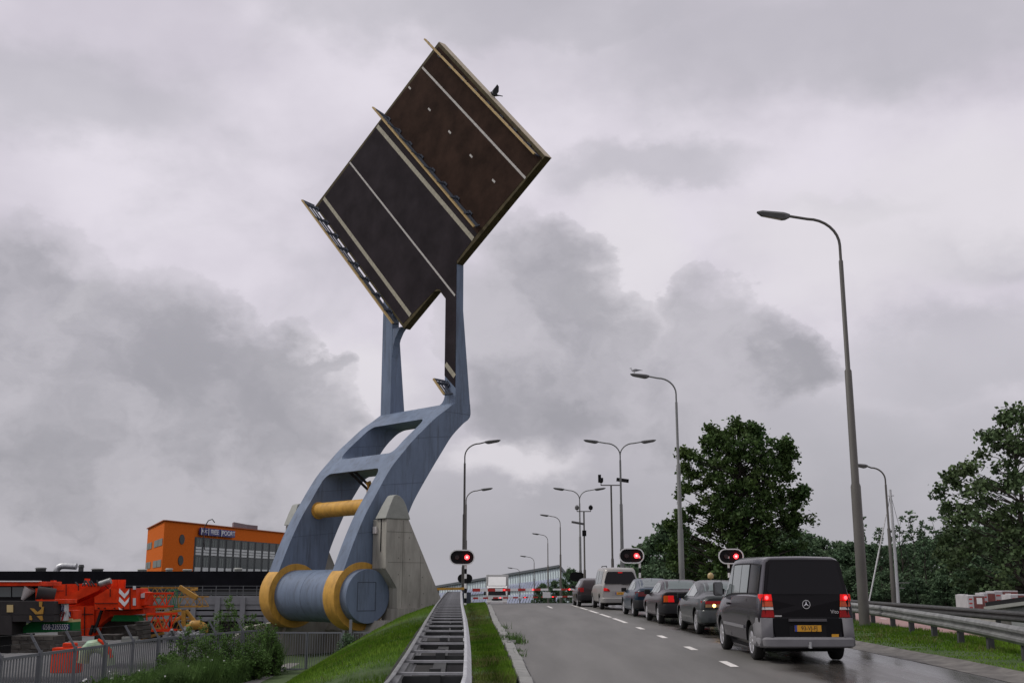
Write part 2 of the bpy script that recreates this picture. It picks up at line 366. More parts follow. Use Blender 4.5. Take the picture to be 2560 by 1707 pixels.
def section(y):
    L0 = railL(min(y, 110)); zg = zr(y) + .06; l = xl(y); r = xr(y)
    def dn(d, dz): return (L0 - d, max(zg - dz, LOW))
    return [(-1500, LOW - .1), (-300, LOW - .05), (-100, LOW), (-45, LOW), (L0 - 14, LOW), (L0 - 8, LOW), dn(6.6, 2.9), dn(5.6, 2.35), dn(4.6, 1.75), dn(3.5, 1.15), dn(2.4, .62), dn(1.2, .2), dn(.2, .02),
            (l - .8, zg + .01), (l - .33, zg + .02), (l - .3, zr(y) - .2), (l + 1, zr(y) - .2), (r - .4, zr(y) - .2), (r + .22, zr(y) - .2), (r + .25, zg), (r + 1.2, zg + .05), (10.9, zg + .05), (14.4, zg + .02), (15.1, zg - .1), (15.5, -1.0), (16, -1.9), (40, -1.9), (44, .0), (52, .6), (120, .8), (1500, 1.5)]
def col_between(sec, a, b): return sec[a:b]
g = MB(); g.sheet([[(x, y, z) for x, z in section(y)] for y in ys])
ground = tag(g.build('ground', M['soil'], smooth=60), kind='structure')
yr = [y for y in ys if y < 240]
rd = MB(); rd.sheet([[(xl(y) + (xr(y) - xl(y)) * t - (.04 if t == 0 else 0), y, zr(y) + .015 * math.sin(math.pi * t)) for t in (0, .06, .25, .5, .75, .94, 1)] for y in yr])
tag(rd.build('road', M['road'], smooth=60), kind='structure')
def roadz(x, y):
    t = (x - xl(y)) / (xr(y) - xl(y)); return zr(y) + .015 * math.sin(math.pi * min(max(t, 0), 1))
# kerb stones along the left edge, a row of grey concrete blocks
kb = MB(); y = 8.0
while y < 62:
    y2 = y + .98
    if not (26.4 < y < 29):
        a, b = xl(y), xl(y2); z0 = zr(y); jit = random.uniform(-.015, .015)
        kb.hexa([(a - .27, y, z0 - .15), (a - .03, y, z0 - .15), (b - .03, y2 - .02, zr(y2) - .15), (b - .27, y2 - .02, zr(y2) - .15),
                 (a - .27 + jit, y, z0 + .075), (a - .07 + jit, y, z0 + .07), (b - .07 + jit, y2 - .02, zr(y2) + .07), (b - .27 + jit, y2 - .02, zr(y2) + .075)])
    y = y2 + .02
tag(kb.build('kerb', M['curb'], bevel=.012), kind='structure')
bk = MB(); bk.sheet([[(x, y, zr(y) + .12) for x in (11.05, 12, 13, 14.2)] for y in yr if y < 130])
tag(bk.build('bike_path', M['bike'], smooth=60), kind='structure')
w = MB(); w.sheet([[(x, y, -1.2) for x in (15.6, 28, 41)] for y in (-16, 60, 130, 300)])
tag(w.build('canal_water', M['water']), kind='structure')
yd = MB(); yd.sheet([[(x, y, LOW + .015) for x in (-120, -60, -16)] for y in (24, 50, 70, 120)])
tag(yd.build('yard', M['yard']), kind='structure')
pt = MB(); pt.sheet([[(x0, y, LOW + .012), (x1, y, LOW + .012)] for y, x0, x1 in ((12, -12.2, -9.8), (25, -12.4, -9.9), (38, -12.3, -9.4), (46, -12.2, -7.6), (52, -12.0, -7.4), (57, -12.0, -7.2), (62, -12, -7.8))])
tag(pt.build('path', M['pathm']), kind='structure')
gt = MB(); gt.sheet([[(xr(y) - .42, y, roadz(xr(y) - .42, y) + .004), (xr(y) - .2, y, roadz(xr(y) - .2, y) + .008), (xr(y) + .06, y, zr(y) + .03), (xr(y) + .24, y, zr(y) + .075)] for y in np.arange(8, 66, .5)])
tag(gt.build('gutter', mat('muddy_gutter', (.05, .045, .04), .75, col2=(.15, .14, .125), vscale=2.5, bump=.6, bscale=9), smooth=60), kind='structure')
# painted markings, thin sheets on the road
mk = MB()
def mark(x0, x1, y0, y1, skew=0.0):
    k = max(2, int((y1 - y0) / 1.2)); rows = []
    for i in range(k + 1):
        y = y0 + (y1 - y0) * i / k; a = x0(y) if callable(x0) else x0; b = x1(y) if callable(x1) else x1
        rows.append([(a, y, roadz(a, y) + .005), (b, y, roadz(b, y) + .005)])
    mk.sheet(rows)
cl = lambda y: itp(y, [10, 20, 30, 38, 48, 60, 75], [3.86, 3.87, 3.83, 3.74, 3.56, 3.28, 2.9])
for a, b in ((20.1, 21.25), (24.3, 25.45), (28.8, 30.0), (33.3, 34.6), (37.6, 41.6), (42.6, 46.6), (47.6, 51.6), (52.6, 56.6), (57.6, 61.5), (10.5, 11.7), (15.3, 16.5)):
    mark(lambda y: cl(y) - .075, lambda y: cl(y) + .075, a, b)
mark(lambda y: cl(y) - 1.5, lambda y: cl(y) - 1.38, 55.5, 59.5)
mk2 = mk
tag(mk.build('road_marking', M['line']), kind='structure')
bm_ = MB()
for y in np.arange(16, 70, 5.5):
    bm_.sheet([[(12.35, y + i * .7, zr(y + i * .7) + .125), (12.47, y + i * .7, zr(y + i * .7) + .125)] for i in range(2)])
tag(bm_.build('bike_path_marking', M['line']), kind='structure')

# ------------------------------------------------------------------ the raised drawbridge
PH = R(44); BV = Vector((math.cos(PH), math.sin(PH), 0)); BU = Vector((math.sin(PH), -math.cos(PH), 0))
def B(u, v, z): return BU * u + BV * v + Vector((0, 0, z))
U1, U2, W = -51.67, -58.23, 1.05          # outer faces (towards the road) of the two arms, arm width
bridge = thing('drawbridge', B((U1 + U2) / 2, 38.2, LOW), 'raised bascule bridge leaf on curved blue grey steel arms with yellow counterweight rings', 'drawbridge')
FR = [(36.40, 1.25), (36.62, 1.75), (36.98, 2.6), (37.44, 3.75), (37.93, 4.85), (38.46, 5.88), (39.02, 6.78), (39.55, 7.64), (40.22, 8.6), (41.04, 9.5), (41.74, 10.24), (42.62, 11.02), (43.5, 11.78), (44.35, 12.37), (45.0, 12.85)]
BK = [(39.6, 1.25), (40.22, 2.58), (40.55, 3.81), (41.0, 4.9), (41.47, 5.88), (41.85, 6.62), (42.42, 7.5), (43.17, 8.58), (43.97, 9.69), (44.75, 10.72), (45.62, 11.54), (46.24, 12.06), (46.24, 12.85)]
fr = spline(FR, 8); bk_ = spline(BK, 8)
fv = lambda z: float(np.interp(z, fr[:, 1], fr[:, 0])); bv = lambda z: float(np.interp(z, bk_[:, 1], bk_[:, 0]))
u0L, u0R = U2 - W, U1                      # outermost faces
mid = (U1 + U2 - W) / 2
def hole_edge(z):                          # inner edge offset from the outer face, None where a crossbeam fills the middle
    for a, b, r in ((9.50, 11.80, .45), (1.25, 8.53, .45)):
        if a < z < b:
            e = 0
            if z > b - r: e = r - math.sqrt(max(0, r * r - (z - b + r) ** 2))
            elif z < a + r and a > 2: e = r - math.sqrt(max(0, r * r - (a + r - z) ** 2))
            return W + e
    return None
zs = set(np.linspace(1.25, 12.85, 60))
for a, b in ((9.50, 11.80), (1.25, 8.53)):
    for t in (.001, .01, .03, .07, .13, .2, .3, .45): zs |= {b - t}
    if a > 2:
        for t in (.001, .01, .03, .07, .13, .2, .3, .45): zs |= {a + t}
    zs |= {b, a}
zs = sorted(zs); fm = MB()
quad = lambda *p: fm.add([B(*q) for q in p], [(0, 1, 2, 3)])
for z, z2 in zip(zs[:-1], zs[1:]):
    f, f2, b, b2 = fv(z), fv(z2), bv(z), bv(z2)
    e, e2 = hole_edge(z + 1e-6), hole_edge(z2 - 1e-6)
    quad((u0L, f, z), (u0L, b, z), (u0L, b2, z2), (u0L, f2, z2)); quad((u0R, f, z), (u0R, b, z), (u0R, b2, z2), (u0R, f2, z2))
    if e is None or e2 is None:
        for v, v2 in ((f, f2), (b, b2)): quad((u0L, v, z), (u0R, v, z), (u0R, v2, z2), (u0L, v2, z2))
    else:
        for s, uo in ((1, u0L), (-1, u0R)):
            for v, v2 in ((f, f2), (b, b2)): quad((uo, v, z), (uo + s * e, v, z), (uo + s * e2, v2, z2), (uo, v2, z2))
            quad((uo + s * e, f, z), (uo + s * e, b, z), (uo + s * e2, b2, z2), (uo + s * e2, f2, z2))
for z in (9.50, 11.80, 8.53):
    quad((u0L + W, fv(z), z), (u0R - W, fv(z), z), (u0R - W, bv(z), z), (u0L + W, bv(z), z))
quad((u0L, fv(12.85), 12.85), (u0R, fv(12.85), 12.85), (u0R, bv(12.85), 12.85), (u0L, bv(12.85), 12.85))
fm.build('arm_frame', M['steel_blue'], bridge, smooth=40, weld=True)
# the two straight arms that carry the deck
def arm(uo, ztop, inner_fillet):
    m = MB(); prof = [(45.012, 12.7), (46.24, 12.7), (45.58, 18.83), (45.56, ztop), (45.012, ztop)]
    m.prism([B(uo - W + .002, v, z) for v, z in prof], BU * (W - .004))
    if inner_fillet:
        pts = [(uo - W + .01, 12.8)] + [(uo - W - .62 + .62 * math.sin(a), 12.84 + .62 - .62 * math.cos(a)) for a in np.linspace(0, math.pi / 2, 8)]
        m.prism([B(u, 45.02, z) for u, z in pts], BV * .9)
    return m.build('deck_arm', M['steel_blue'], bridge, bevel=.02)
arm(U1, 25.5, True); arm(U2, 24.0, False)
fl = MB(); fl.prism([B(u, 45.03, z) for u, z in ((U2 + .01, 18.62), (U2 + .95, 18.62), (U2 + .62, 18.35), (U2 + .3, 17.9), (U2 + .12, 17.4), (U2 + .01, 16.7))], BV * .5)
fl.build('arm_gusset', M['steel_blue'], bridge)
# deck slab, a rhombus standing on edge; wearing courses and lines on its road side
T, RR, BB, LL = (-53.80, 37.98), (-43.74, 26.8), (-56.95, 18.42), (-68.07, 29.77)
def lerp2(a, b, t): return (a[0] + (b[0] - a[0]) * t, a[1] + (b[1] - a[1]) * t)
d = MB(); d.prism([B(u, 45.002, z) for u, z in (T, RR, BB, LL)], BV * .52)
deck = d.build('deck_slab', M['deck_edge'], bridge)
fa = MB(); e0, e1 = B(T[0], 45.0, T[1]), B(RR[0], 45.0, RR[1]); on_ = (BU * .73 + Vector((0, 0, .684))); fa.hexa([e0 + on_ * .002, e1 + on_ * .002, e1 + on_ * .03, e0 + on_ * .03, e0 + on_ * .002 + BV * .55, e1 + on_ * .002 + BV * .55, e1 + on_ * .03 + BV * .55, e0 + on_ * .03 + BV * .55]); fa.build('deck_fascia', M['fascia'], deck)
gd = MB()                                   # stiffening girders on the back
for t in np.linspace(.06, .94, 9):
    a, b = lerp2(T, LL, t), lerp2(RR, BB, t); a, b = lerp2(a, b, .03), lerp2(a, b, .97)
    gd.bar(B(a[0], 45.72, a[1]), B(b[0], 45.72, b[1]), .08, .42, up=BV)
gd.build('deck_girder', M['steel_blue'], deck)
def sheet_uz(poly, v, name, m, par):
    s = MB(); s.prism([B(u, v, z) for u, z in poly], BV * .012); return s.build(name, m, par)
T1, R1 = lerp2(T, LL, .012), lerp2(RR, BB, .03)
cyc0 = ((-60.0, 34.2), (-49.75, 23.35))    # boundary carriageway / cycle path under the middle railing
def on_edge(p):  # inset a little from both deck edges
    return p
Ti, Ri, Bi, Li = lerp2(T, RR, .012), lerp2(RR, T, .006), lerp2(BB, LL, .012), lerp2(LL, BB, .012)
Ti = (Ti[0] - .12, Ti[1] - .2); Ri = (Ri[0] - .22, Ri[1] - .08); Bi = (Bi[0] + .02, Bi[1] + .22); Li = (Li[0] + .2, Li[1] - .02)
sheet_uz([Ti, Ri, cyc0[1], cyc0[0]], 44.988, 'cycle_surface', M['deck_red'], bridge)
J = (-51.68, 21.98)
sheet_uz([cyc0[0], cyc0[1], J, (-51.68, 13.78), (-52.72, 14.68), (-52.72, 19.75), (-53.33, 20.42), (-53.66, 20.52), Bi, Li], 44.987, 'road_surface', M['deck_asphalt'], bridge)
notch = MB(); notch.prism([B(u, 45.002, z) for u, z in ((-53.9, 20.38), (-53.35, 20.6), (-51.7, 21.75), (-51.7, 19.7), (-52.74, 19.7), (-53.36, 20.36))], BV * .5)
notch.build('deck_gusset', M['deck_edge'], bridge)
def stripe(a, b, wd, m, v=44.98):
    d_ = Vector((b[0] - a[0], b[1] - a[1])).normalized(); n = Vector((-d_.y, d_.x)) * wd / 2
    sheet_uz([(a[0] + n.x, a[1] + n.y), (b[0] + n.x, b[1] + n.y), (b[0] - n.x, b[1] - n.y), (a[0] - n.x, a[1] - n.y)], v, 'lane_line', m, bridge)
M['line_dim'] = mat('dull_white_line', (.40, .385, .36), .8, var=.2, vscale=5)
stripe((-55.52, 36.71), (-45.41, 25.86), .15, M['line_dim']); stripe((-60.5, 33.91), (-50.12, 23.08), .30, M['line_old'])
stripe((-63.74, 32.08), (-51.8, 19.72), .13, M['line_dim']); stripe((-66.92, 30.13), (-56.28, 19.22), .28, M['line_old']); stripe((-52.63, 15.42), (-51.74, 14.5), .30, M['line_old'])
for u, z in ((-56.86, 35.63), (-54.67, 33.31), (-52.52, 31.01), (-50.38, 28.72), (-48.24, 26.45)):
    stripe((u - .12, z + .127), (u + .12, z - .127), .13, M['line_dim'])
# railings on the leaf: yellow top rail, grey mid rails, bracketed posts
def deck_rail(b0, b1, y0, y1, n, h=.65, dense=False):
    m = MB(); A0, A1 = B(b0[0], 44.97, b0[1]), B(b1[0], 44.97, b1[1]); Y0, Y1 = B(y0[0], 45 - h, y0[1]), B(y1[0], 45 - h, y1[1])
    dirv = (A1 - A0).normalized()
    m.bar(Y0, Y1, .10, .17, 0, up=BV)
    top = m.build('deck_railing', M['rail_yellow'], bridge)
    p = MB()
    for f in (.35, .62, .88): p.bar(A0.lerp(Y0, f) + dirv * .02, A1.lerp(Y1, f), .07, .09, 0, up=BV)
    for i in range(n):
        t = (i + .25) / n; s = A0.lerp(A1, t); e = Y0.lerp(Y1, t)
        p.bar(s, e, .16, .10, 0, up=dirv); p.bar(s - dirv * .2, s + dirv * .2, .26, .07, 0, up=BV); p.bar(s - dirv * .32, s.lerp(e, .55), .1, .08, 0, up=dirv)
    for E0, E1 in ((A0, Y0), (A1, Y1)): p.bar(E0.lerp(E1, .1), E1, .08, .1, 0, up=dirv)
    p.build('railing_post', M['rail_blue'], top)
deck_rail((-53.98, 37.28), (-44.2, 26.92), (-54.5, 38.2), (-43.98, 26.82), 8)
deck_rail((-59.44, 34.33), (-49.46, 23.86), (-60.2, 35.05), (-49.3, 23.55), 8)
deck_rail((-67.95, 29.75), (-57.45, 18.85), (-68.85, 30.3), (-57.3, 18.72), 8)
deck_rail((-52.6, 14.3), (-51.8, 13.42), (-53.0, 14.42), (-51.95, 13.3), 1)
# counterweight: yellow rings on the beam ends, blue drum through both
RC, RZ, RAD = 38.22, 1.17, 1.87
def disc(m, u0, u1, r, n=56): m.tube([B(u0, RC, RZ), B(u1, RC, RZ)], r, n)
for uo in (U1, U2):
    m = MB(); disc(m, uo - W - .006, uo + .006, RAD); m.build('counterweight_ring', M['yellow'], bridge, smooth=40, bevel=.02)
m = MB(); disc(m, U2 - W - .62, U1 + .62, 1.48); drum = m.build('counterweight_drum', M['steel_blue'], bridge, smooth=40, bevel=.025)
M['seam'] = mat('dark_seam_paint', (.085, .105, .145), .6, spec=.15)  # weld lines in a darker blue grey than the beams
for zq in (4.6, 7.4, 10.35, 12.2):          # weld seams across both beams
    for uf in (U1 + .001, U2 + .001):
        sm2 = MB(); sm2.bar(B(uf, fv(zq) + .05, zq), B(uf, bv(zq + .35 if zq < 12 else zq) - .06, zq + (.35 if zq < 12 else 0)), .022, .010, up=BU); sm2.build('weld_seam', M['seam'], bridge)
ds = MB()
for uq in (U2 + 2.7,): ds.tube([B(uq - .012, RC, RZ), B(uq + .012, RC, RZ)], 1.486, 48)
ds.build('drum_seam', M['seam'], drum, smooth=40)
hp = MB()                                   # welded hatch outline on the drum end
for a, b in (((-.62, -.78), (.62, -.78)), ((.62, -.78), (.62, .75)), ((.62, .75), (-.62, .75)), ((-.62, .75), (-.62, -.78))):
    hp.bar(B(U1 + .623, RC + a[0] - .1, RZ + a[1]), B(U1 + .623, RC + b[0] - .1, RZ + b[1]), .035, .012, 0, up=BU)
hp.build('hatch', M['rail_blue'], drum)
m = MB(); m.tube([B(U2 - .05, 39.62, 6.26), B(U1 - W + .05, 39.62, 6.26)], .46, 28); m.tube([B(U2, 39.62, 6.26), B(U2 + .12, 39.62, 6.26)], .52, 28)
m.build('axle_tube', M['yellow'], bridge, smooth=40)
hy = MB(); uc = (U2 + U1 - W) / 2 + .15
for du in (-.17, .17): hy.tube([B(uc + du, 41.7, LOW + .3), B(uc + du, 41.55, 7.2)], [.13, .11], 12)
hyd = hy.build('hydraulic_ram', M['chrome'], bridge, smooth=40)
hb = MB(); hb.bar(B(uc - .35, 41.55, 7.3), B(uc + .35, 41.55, 7.3), .4, .35); hb.bar(B(uc, 41.5, 7.3), B(uc, 41.2, 7.95), .12, .3); hb.build('ram_head', M['yellow'], hyd)
hd = MB()
for du in (-.25, .25): hd.bar(B(uc + du, 41.5, 7.4), B(uc + du - .9, 40.6, 8.6), .1, .16)
hd.build('brace', M['trim'], hyd)
# concrete piers at both ends of the axle, the counterweight pit below
def pier(u0, u1, label, sign):
    ub = (u0 + u1) / 2; base = B(ub, 40.5, LOW)
    t = thing('bridge_pier', base, label, 'bridge pier', 'concrete piers beside the bridge arms')
    m = MB(); pf = [(38.85, 5.40), (38.85, 2.68), (39.69, 1.60), (39.72, .50), (42.47, .50), (42.9, 1.04), (40.42, 5.42)]
    pf = [(38.85, 5.40), (38.85, 2.68), (39.69, 1.60), (39.72, .502), (43.2, .502), (40.42, 5.42)]
    m.prism([B(u0, v, z) for v, z in pf], BU * (u1 - u0)); body = m.build('pier_body', M['concrete'], t, bevel=.02)
    j = MB(); uf = u1 + .003 if sign > 0 else u0 - .003
    for v in (40.05, 41.35):
        z1 = 5.35 if v < 40.3 else 3.4
        j.bar(B(uf, v, .55), B(uf, v, z1), .018, .012, up=BU)
    j.bar(B(uf, 38.9, 4.7), B(uf, 40.7, 4.7), .03, .012, up=BU); j.bar(B(uf, 39.0, 3.02), B(uf, 41.6, 3.02), .02, .012, up=BU)
    for v, z in ((39.75, 4.4), (40.5, 4.4), (39.75, 3.25), (40.55, 3.2), (39.75, 2.35), (40.55, 2.3), (41.5, 2.2), (40.6, 1.4), (41.6, 1.3), (40.6, .7), (41.5, .7), (42.3, .7)):
        j.tube([B(uf - .01, v, z), B(uf + .006, v, z)], .035, 8)
    j.build('formwork_joint', mat_joint, body)
    cp = MB(); prof = [(38.72, 5.42), (40.52, 5.42), (40.46, 5.55), (40.2, 6.2), (39.98, 6.52), (39.72, 6.72), (39.45, 6.78), (39.28, 6.70), (39.02, 6.15)]
    ua, ub_ = (u0 + .30, u1 + .06) if sign > 0 else (u0 - .06, u1 - .30); sh_ = .38 * sign
    low = [B(ua, v, z) + BU * (max(0, z - 5.5) / 1.3 * max(0, sh_)) for v, z in prof]; hi_ = [B(ub_, v, z) + BU * (max(0, z - 5.5) / 1.3 * min(0, sh_)) for v, z in prof]
    nn_ = len(prof); cp.add(low + hi_, [tuple(range(nn_)), tuple(range(nn_, 2 * nn_))] + [(i, (i + 1) % nn_, nn_ + (i + 1) % nn_, nn_ + i) for i in range(nn_)]); cp.build('pier_cap', M['cap'], t, bevel=.04)
    f = MB(); pb = [(37.6, LOW - .1), (44.6, LOW - .1), (44.6, .5), (39.6, .5), (39.6, -.15), (38.7, -.15)]
    f.prism([B(u0 - .02, v, z) for v, z in pb], BU * (u1 - u0 + .3 if sign > 0 else u1 - u0 + .04)); f.build('pier_footing', M['concrete'], t)
    if sign > 0:
        e = MB(); e.box((0, 0, 0), (.01, .01, .01)); e = MB()
        e.hexa([B(u0 + .1, 38.74, 4.62), B(u0 + .42, 38.74, 4.62), B(u0 + .42, 38.86, 4.62), B(u0 + .1, 38.86, 4.62), B(u0 + .1, 38.74, 5.0), B(u0 + .42, 38.74, 5.0), B(u0 + .42, 38.86, 5.0), B(u0 + .1, 38.86, 5.0)])
        e.build('junction_box', M['clear'], t)
        c_ = MB(); c_.tube([B(u0 + .75, 38.83, 5.4), B(u0 + .75, 38.83, 3.6)], .03, 6); c_.build('cable', M['trim'], t)
    return t
mat_joint = mat('dark_formwork_joint', (.15, .145, .125), .95)
pier(U1 + .10, U1 + 1.32, 'concrete pier with a grey cap on the road side of the bridge arms', 1)
pier(U2 - W - 1.32, U2 - W - .10, 'concrete pier behind the far bridge arm, mostly hidden by it', -1)
pit = MB(); pit.prism([B(U2 - W - 1.0, v, z) for v, z in ((41.2, LOW - .1), (45, LOW - .1), (45, .3), (42.2, .3), (41.2, -.9))], BU * (U1 - U2 + W + 1.2))
pit.prism([B(U1 - .2, v, z) for v, z in ((37.2, LOW - .1), (41.2, LOW - .1), (41.2, -.1), (39.6, -.3))], BU * .5); pit.prism([B(U2 - W - .9, v, z) for v, z in ((33.4, LOW - .1), (41.2, LOW - .1), (41.2, .2), (39.6, -.2), (36.0, -.62))], BU * .5)
tag(pit.build('abutment_wall', M['concrete']), 'concrete pit walls under the bridge counterweight behind the grey gate', 'abutment')

# ------------------------------------------------------------------ street lamps
def lamp(base, top, dirs, arm_len, label, group, light=False, heads=1.0, low=None, dz=.12):
    pm = M['pole_light'] if light else M['pole']
    t = thing('street_lamp', base, label, 'street lamp', group); bx, by, bz = base; H = top - bz
    s = H / 12.4
    p = MB(); k1, k2, k3 = bz + H * .335, bz + H * .61, bz + H * .885
    seg = [(bz - .3, .155), (k1 - .1, .145), (k1, .115), (k2 - .06, .105), (k2, .072), (k3 - .05, .066), (k3, .044), (k3 + .02, .044)]
    p.tube([(bx, by, z) for z, r in seg], [r * (1.0 if s > .8 else .85) for z, r in seg], 16); p.build('lamp_pole', pm, t, smooth=35)
    for a in dirs:
        dx, dy = math.sin(a), math.cos(a); rad = min(.95, arm_len * .42); za = top - .12
        path = [(bx, by, k3)]
        for q in np.linspace(0, math.pi / 2, 9):
            path.append((bx + dx * rad * (1 - math.cos(q)), by + dy * rad * (1 - math.cos(q)), za - rad * .9 + rad * .9 * math.sin(q)))
        e = arm_len - .95 * heads; path.append((bx + dx * e, by + dy * e, za + .1))
        if path[1][2] < k3 + .02: path[0] = (bx, by, path[1][2] - .1)
        m = MB(); m.tube(path, .043, 10); ar = m.build('lamp_arm', pm, t, smooth=50)
        h = MB(); o = Vector((bx + dx * (e - .05), by + dy * (e - .05), za + .1)); dv = Vector((dx, dy, dz)).normalized(); sv = Vector((-dy, dx, 0)); uv = dv.cross(sv) * -1
        if uv.z < 0: uv = -uv
        Lh = 1.02 * heads
        sec = [(0, .05, .05, -.06), (.12, .12, .06, -.13), (.22, .14, .07, -.15), (.85, .12, .055, -.10), (1.0, .05, .02, -.02)]
        rows = []
        for q, wd, up, dn in sec:
            c_ = o + dv * Lh * q; rows.append([c_ + sv * wd + uv * .0, c_ + sv * wd * .7 + uv * up, c_ - sv * wd * .7 + uv * up, c_ - sv * wd, c_ - sv * wd * .6 + uv * dn, c_ + sv * wd * .6 + uv * dn, c_ + sv * wd])
        h.sheet(rows); h.add(rows[0][:6], [(0, 1, 2, 3, 4, 5)]); h.add(rows[-1][:6], [(0, 1, 2, 3, 4, 5)])
        hd = h.build('lantern', M['lamp_cap'], ar, smooth=40, weld=True)
        l = MB(); l.sheet([[o + dv * Lh * .26 + sv * .07 + uv * -.152, o + dv * Lh * .26 - sv * .07 + uv * -.152], [o + dv * Lh * .8 + sv * .055 + uv * -.112, o + dv * Lh * .8 - sv * .055 + uv * -.112]])
        l.build('lens', M['lamp_lens'], hd)
    return t
LFT, RGT = R(-90), R(90)
lamp((10.13, 33, .5), 12.95, [LFT], 2.5, 'tallest nearest grey street lamp behind the black van, arm over the road', 'tall street lamps')
lamp((8.8, 59, .6), 12.75, [LFT], 2.42, 'grey street lamp with a gull perched on its lantern', 'tall street lamps', True)
lamp((7.48, 77, zr(77)), 11.5, [LFT, RGT], 2.5, 'nearer double armed street lamp above the silver van', 'tall street lamps', True)
lamp((6.2, 103, zr(103) - .5), 10.42, [LFT, RGT], 2.4, 'farther double armed street lamp beside the camera mast', 'tall street lamps', True)
lamp((-3.05, 72, -1.0), 10.85, [RGT], 2.3, 'street lamp rising behind the left stop light, nearer and taller of two arms', 'tall street lamps')
lamp((-4.0, 98, -1.2), 9.98, [RGT], 2.3, 'street lamp whose lower arm shows behind the left stop light pole', 'tall street lamps')
lamp((5.6, 131, -1.6), 9.75, [LFT], 2.35, 'distant single arm street lamp nearest before the glass building', 'tall street lamps')
lamp((5.25, 166, -2.2), 9.2, [LFT], 2.3, 'distant single arm street lamp, second before the glass building', 'tall street lamps')
lamp((3.7, 190, -2.6), 6.6, [LFT], 2.35, 'small distant street lamp before the glass building ridge', 'tall street lamps')
lamp((1.6, 235, -3), 5.4, [LFT], 2.5, 'faint most distant street lamp low over the glass roof', 'tall street lamps')
lamp((20.7, 62, -.5), 8.25, [LFT], 1.75, 'shorter street lamp beside the white mast, lantern behind the big lamp post', 'tall street lamps', False, .8)

# ------------------------------------------------------------------ bridge stop lights, barriers, cameras
def striped_pole(m, x, y, z0, z1, r=.055, step=.25, start=0):
    z = z0; i = start
    while z < z1:
        e = min(z + step, z1); m.tube([(x, y, z), (x, y, e)], r + (.0008 if i % 2 else 0), 12, i % 2); z = e; i += 1
def capsule(cx, cz, w_, h_, y, n=12):
    r = h_ / 2; a = w_ / 2 - r; pts = []
    for i in range(n + 1): q = -math.pi / 2 + math.pi * i / n; pts.append((cx + a + r * math.cos(q), y, cz + r * math.sin(q)))
    for i in range(n + 1): q = math.pi / 2 + math.pi * i / n; pts.append((cx - a + r * math.cos(q), y, cz + r * math.sin(q)))
    return pts
def stop_light(x, y, zc, z0, px, label, back=False, w_=1.34, h_=.80):
    t = thing('stop_light', (px, y, z0), label, 'stop light', 'oval bridge stop lights')
    p = MB(); striped_pole(p, px, y + .08, z0, zc, .06); p.build('striped_post', [M['white'], M['black']], t, smooth=40)
    s = -1 if not back else 1
    bd = MB(); bd.prism(capsule(x, zc, w_ - .09, h_ - .09, y - .06 * s), (0, .05, 0)); board = bd.build('signal_board', M['black'], t)
    rm = MB(); o = capsule(x, zc, w_, h_, y); i_ = capsule(x, zc, w_ - .115, h_ - .115, y); n = len(o)
    yo = y - .05 if not back else y + .05
    a0 = [(q[0], yo, q[2]) for q in o]; b0 = [(q[0], yo, q[2]) for q in i_]; a1 = [(q[0], yo + .05 * -s, q[2]) for q in o]; b1 = [(q[0], yo + .05 * -s, q[2]) for q in i_]
    for k in range(n):
        j = (k + 1) % n; rm.add([a0[k], a0[j], b0[j], b0[k]], [(0, 1, 2, 3)]); rm.add([a0[k], a0[j], a1[j], a1[k]], [(0, 1, 2, 3)]); rm.add([b0[k], b0[j], b1[j], b1[k]], [(0, 1, 2, 3)])
    if not back: rm.build('white_border', M['white'], board)
    if not back:
        for sx, lit in ((-.26, False), (.26, True)):
            ln = MB(); ln.tube([(x + sx, y - .02, zc), (x + sx, y - .075, zc)], [.125, .115], 20); le = ln.build('lens', M['red_lit'] if lit else M['red_dark'], board, smooth=40)
            if lit:
                l2 = MB(); l2.tube([(x + sx, y - .07, zc), (x + sx, y - .083, zc)], [.055, .05], 16); l2.build('bulb_glow', M['red_core'], le)
            hd = MB(); pts = [(x + sx + .14 * math.cos(q), zc + .14 * math.sin(q)) for q in np.linspace(R(20), R(160), 10)]
            hd.sheet([[(a, y - .05, b) for a, b in pts], [(a, y - .2, b) for a, b in pts]]); hd.build('hood', M['black'], board)
    return t
stop_light(-2.64, 60, 3.20, .6, -2.45, 'lit red oval stop light on a striped post beside the left guard rail')
stop_light(6.32, 60, 3.28, .65, 6.75, 'lit red oval stop light above the silver van roof')
stop_light(11.58, 60, 3.25, .65, 11.45, 'lit red oval stop light above the dark saloon, before the big tree')
stop_light(-4.0, 97, 2.35, -.5, -3.9, 'dark back of an oval stop light low behind the left striped post', True, 1.35, .85)
stop_light(5.55, 97, 2.5, -.5, 5.9, 'dark back of an oval stop light beside the silver van', True, 1.35, .85)
yb = MB(); yb.tube([(10.55, 60.5, .6), (10.55, 60.5, 2.1)], .05, 10); yb.tube([(10.55, 60.5, 2.1), (10.55, 60.5, 2.12), (10.55, 60.5, 2.25), (10.55, 60.5, 2.36), (10.55, 60.5, 2.42)], [.06, .14, .17, .13, .03], 14)
tag(yb.build('beacon', mat('pale_amber_beacon', (.42, .31, .14), .35), smooth=40, loc=(10.55, 60.5, .6)), 'small amber globe beacon on a post behind the dark saloons', 'beacon')
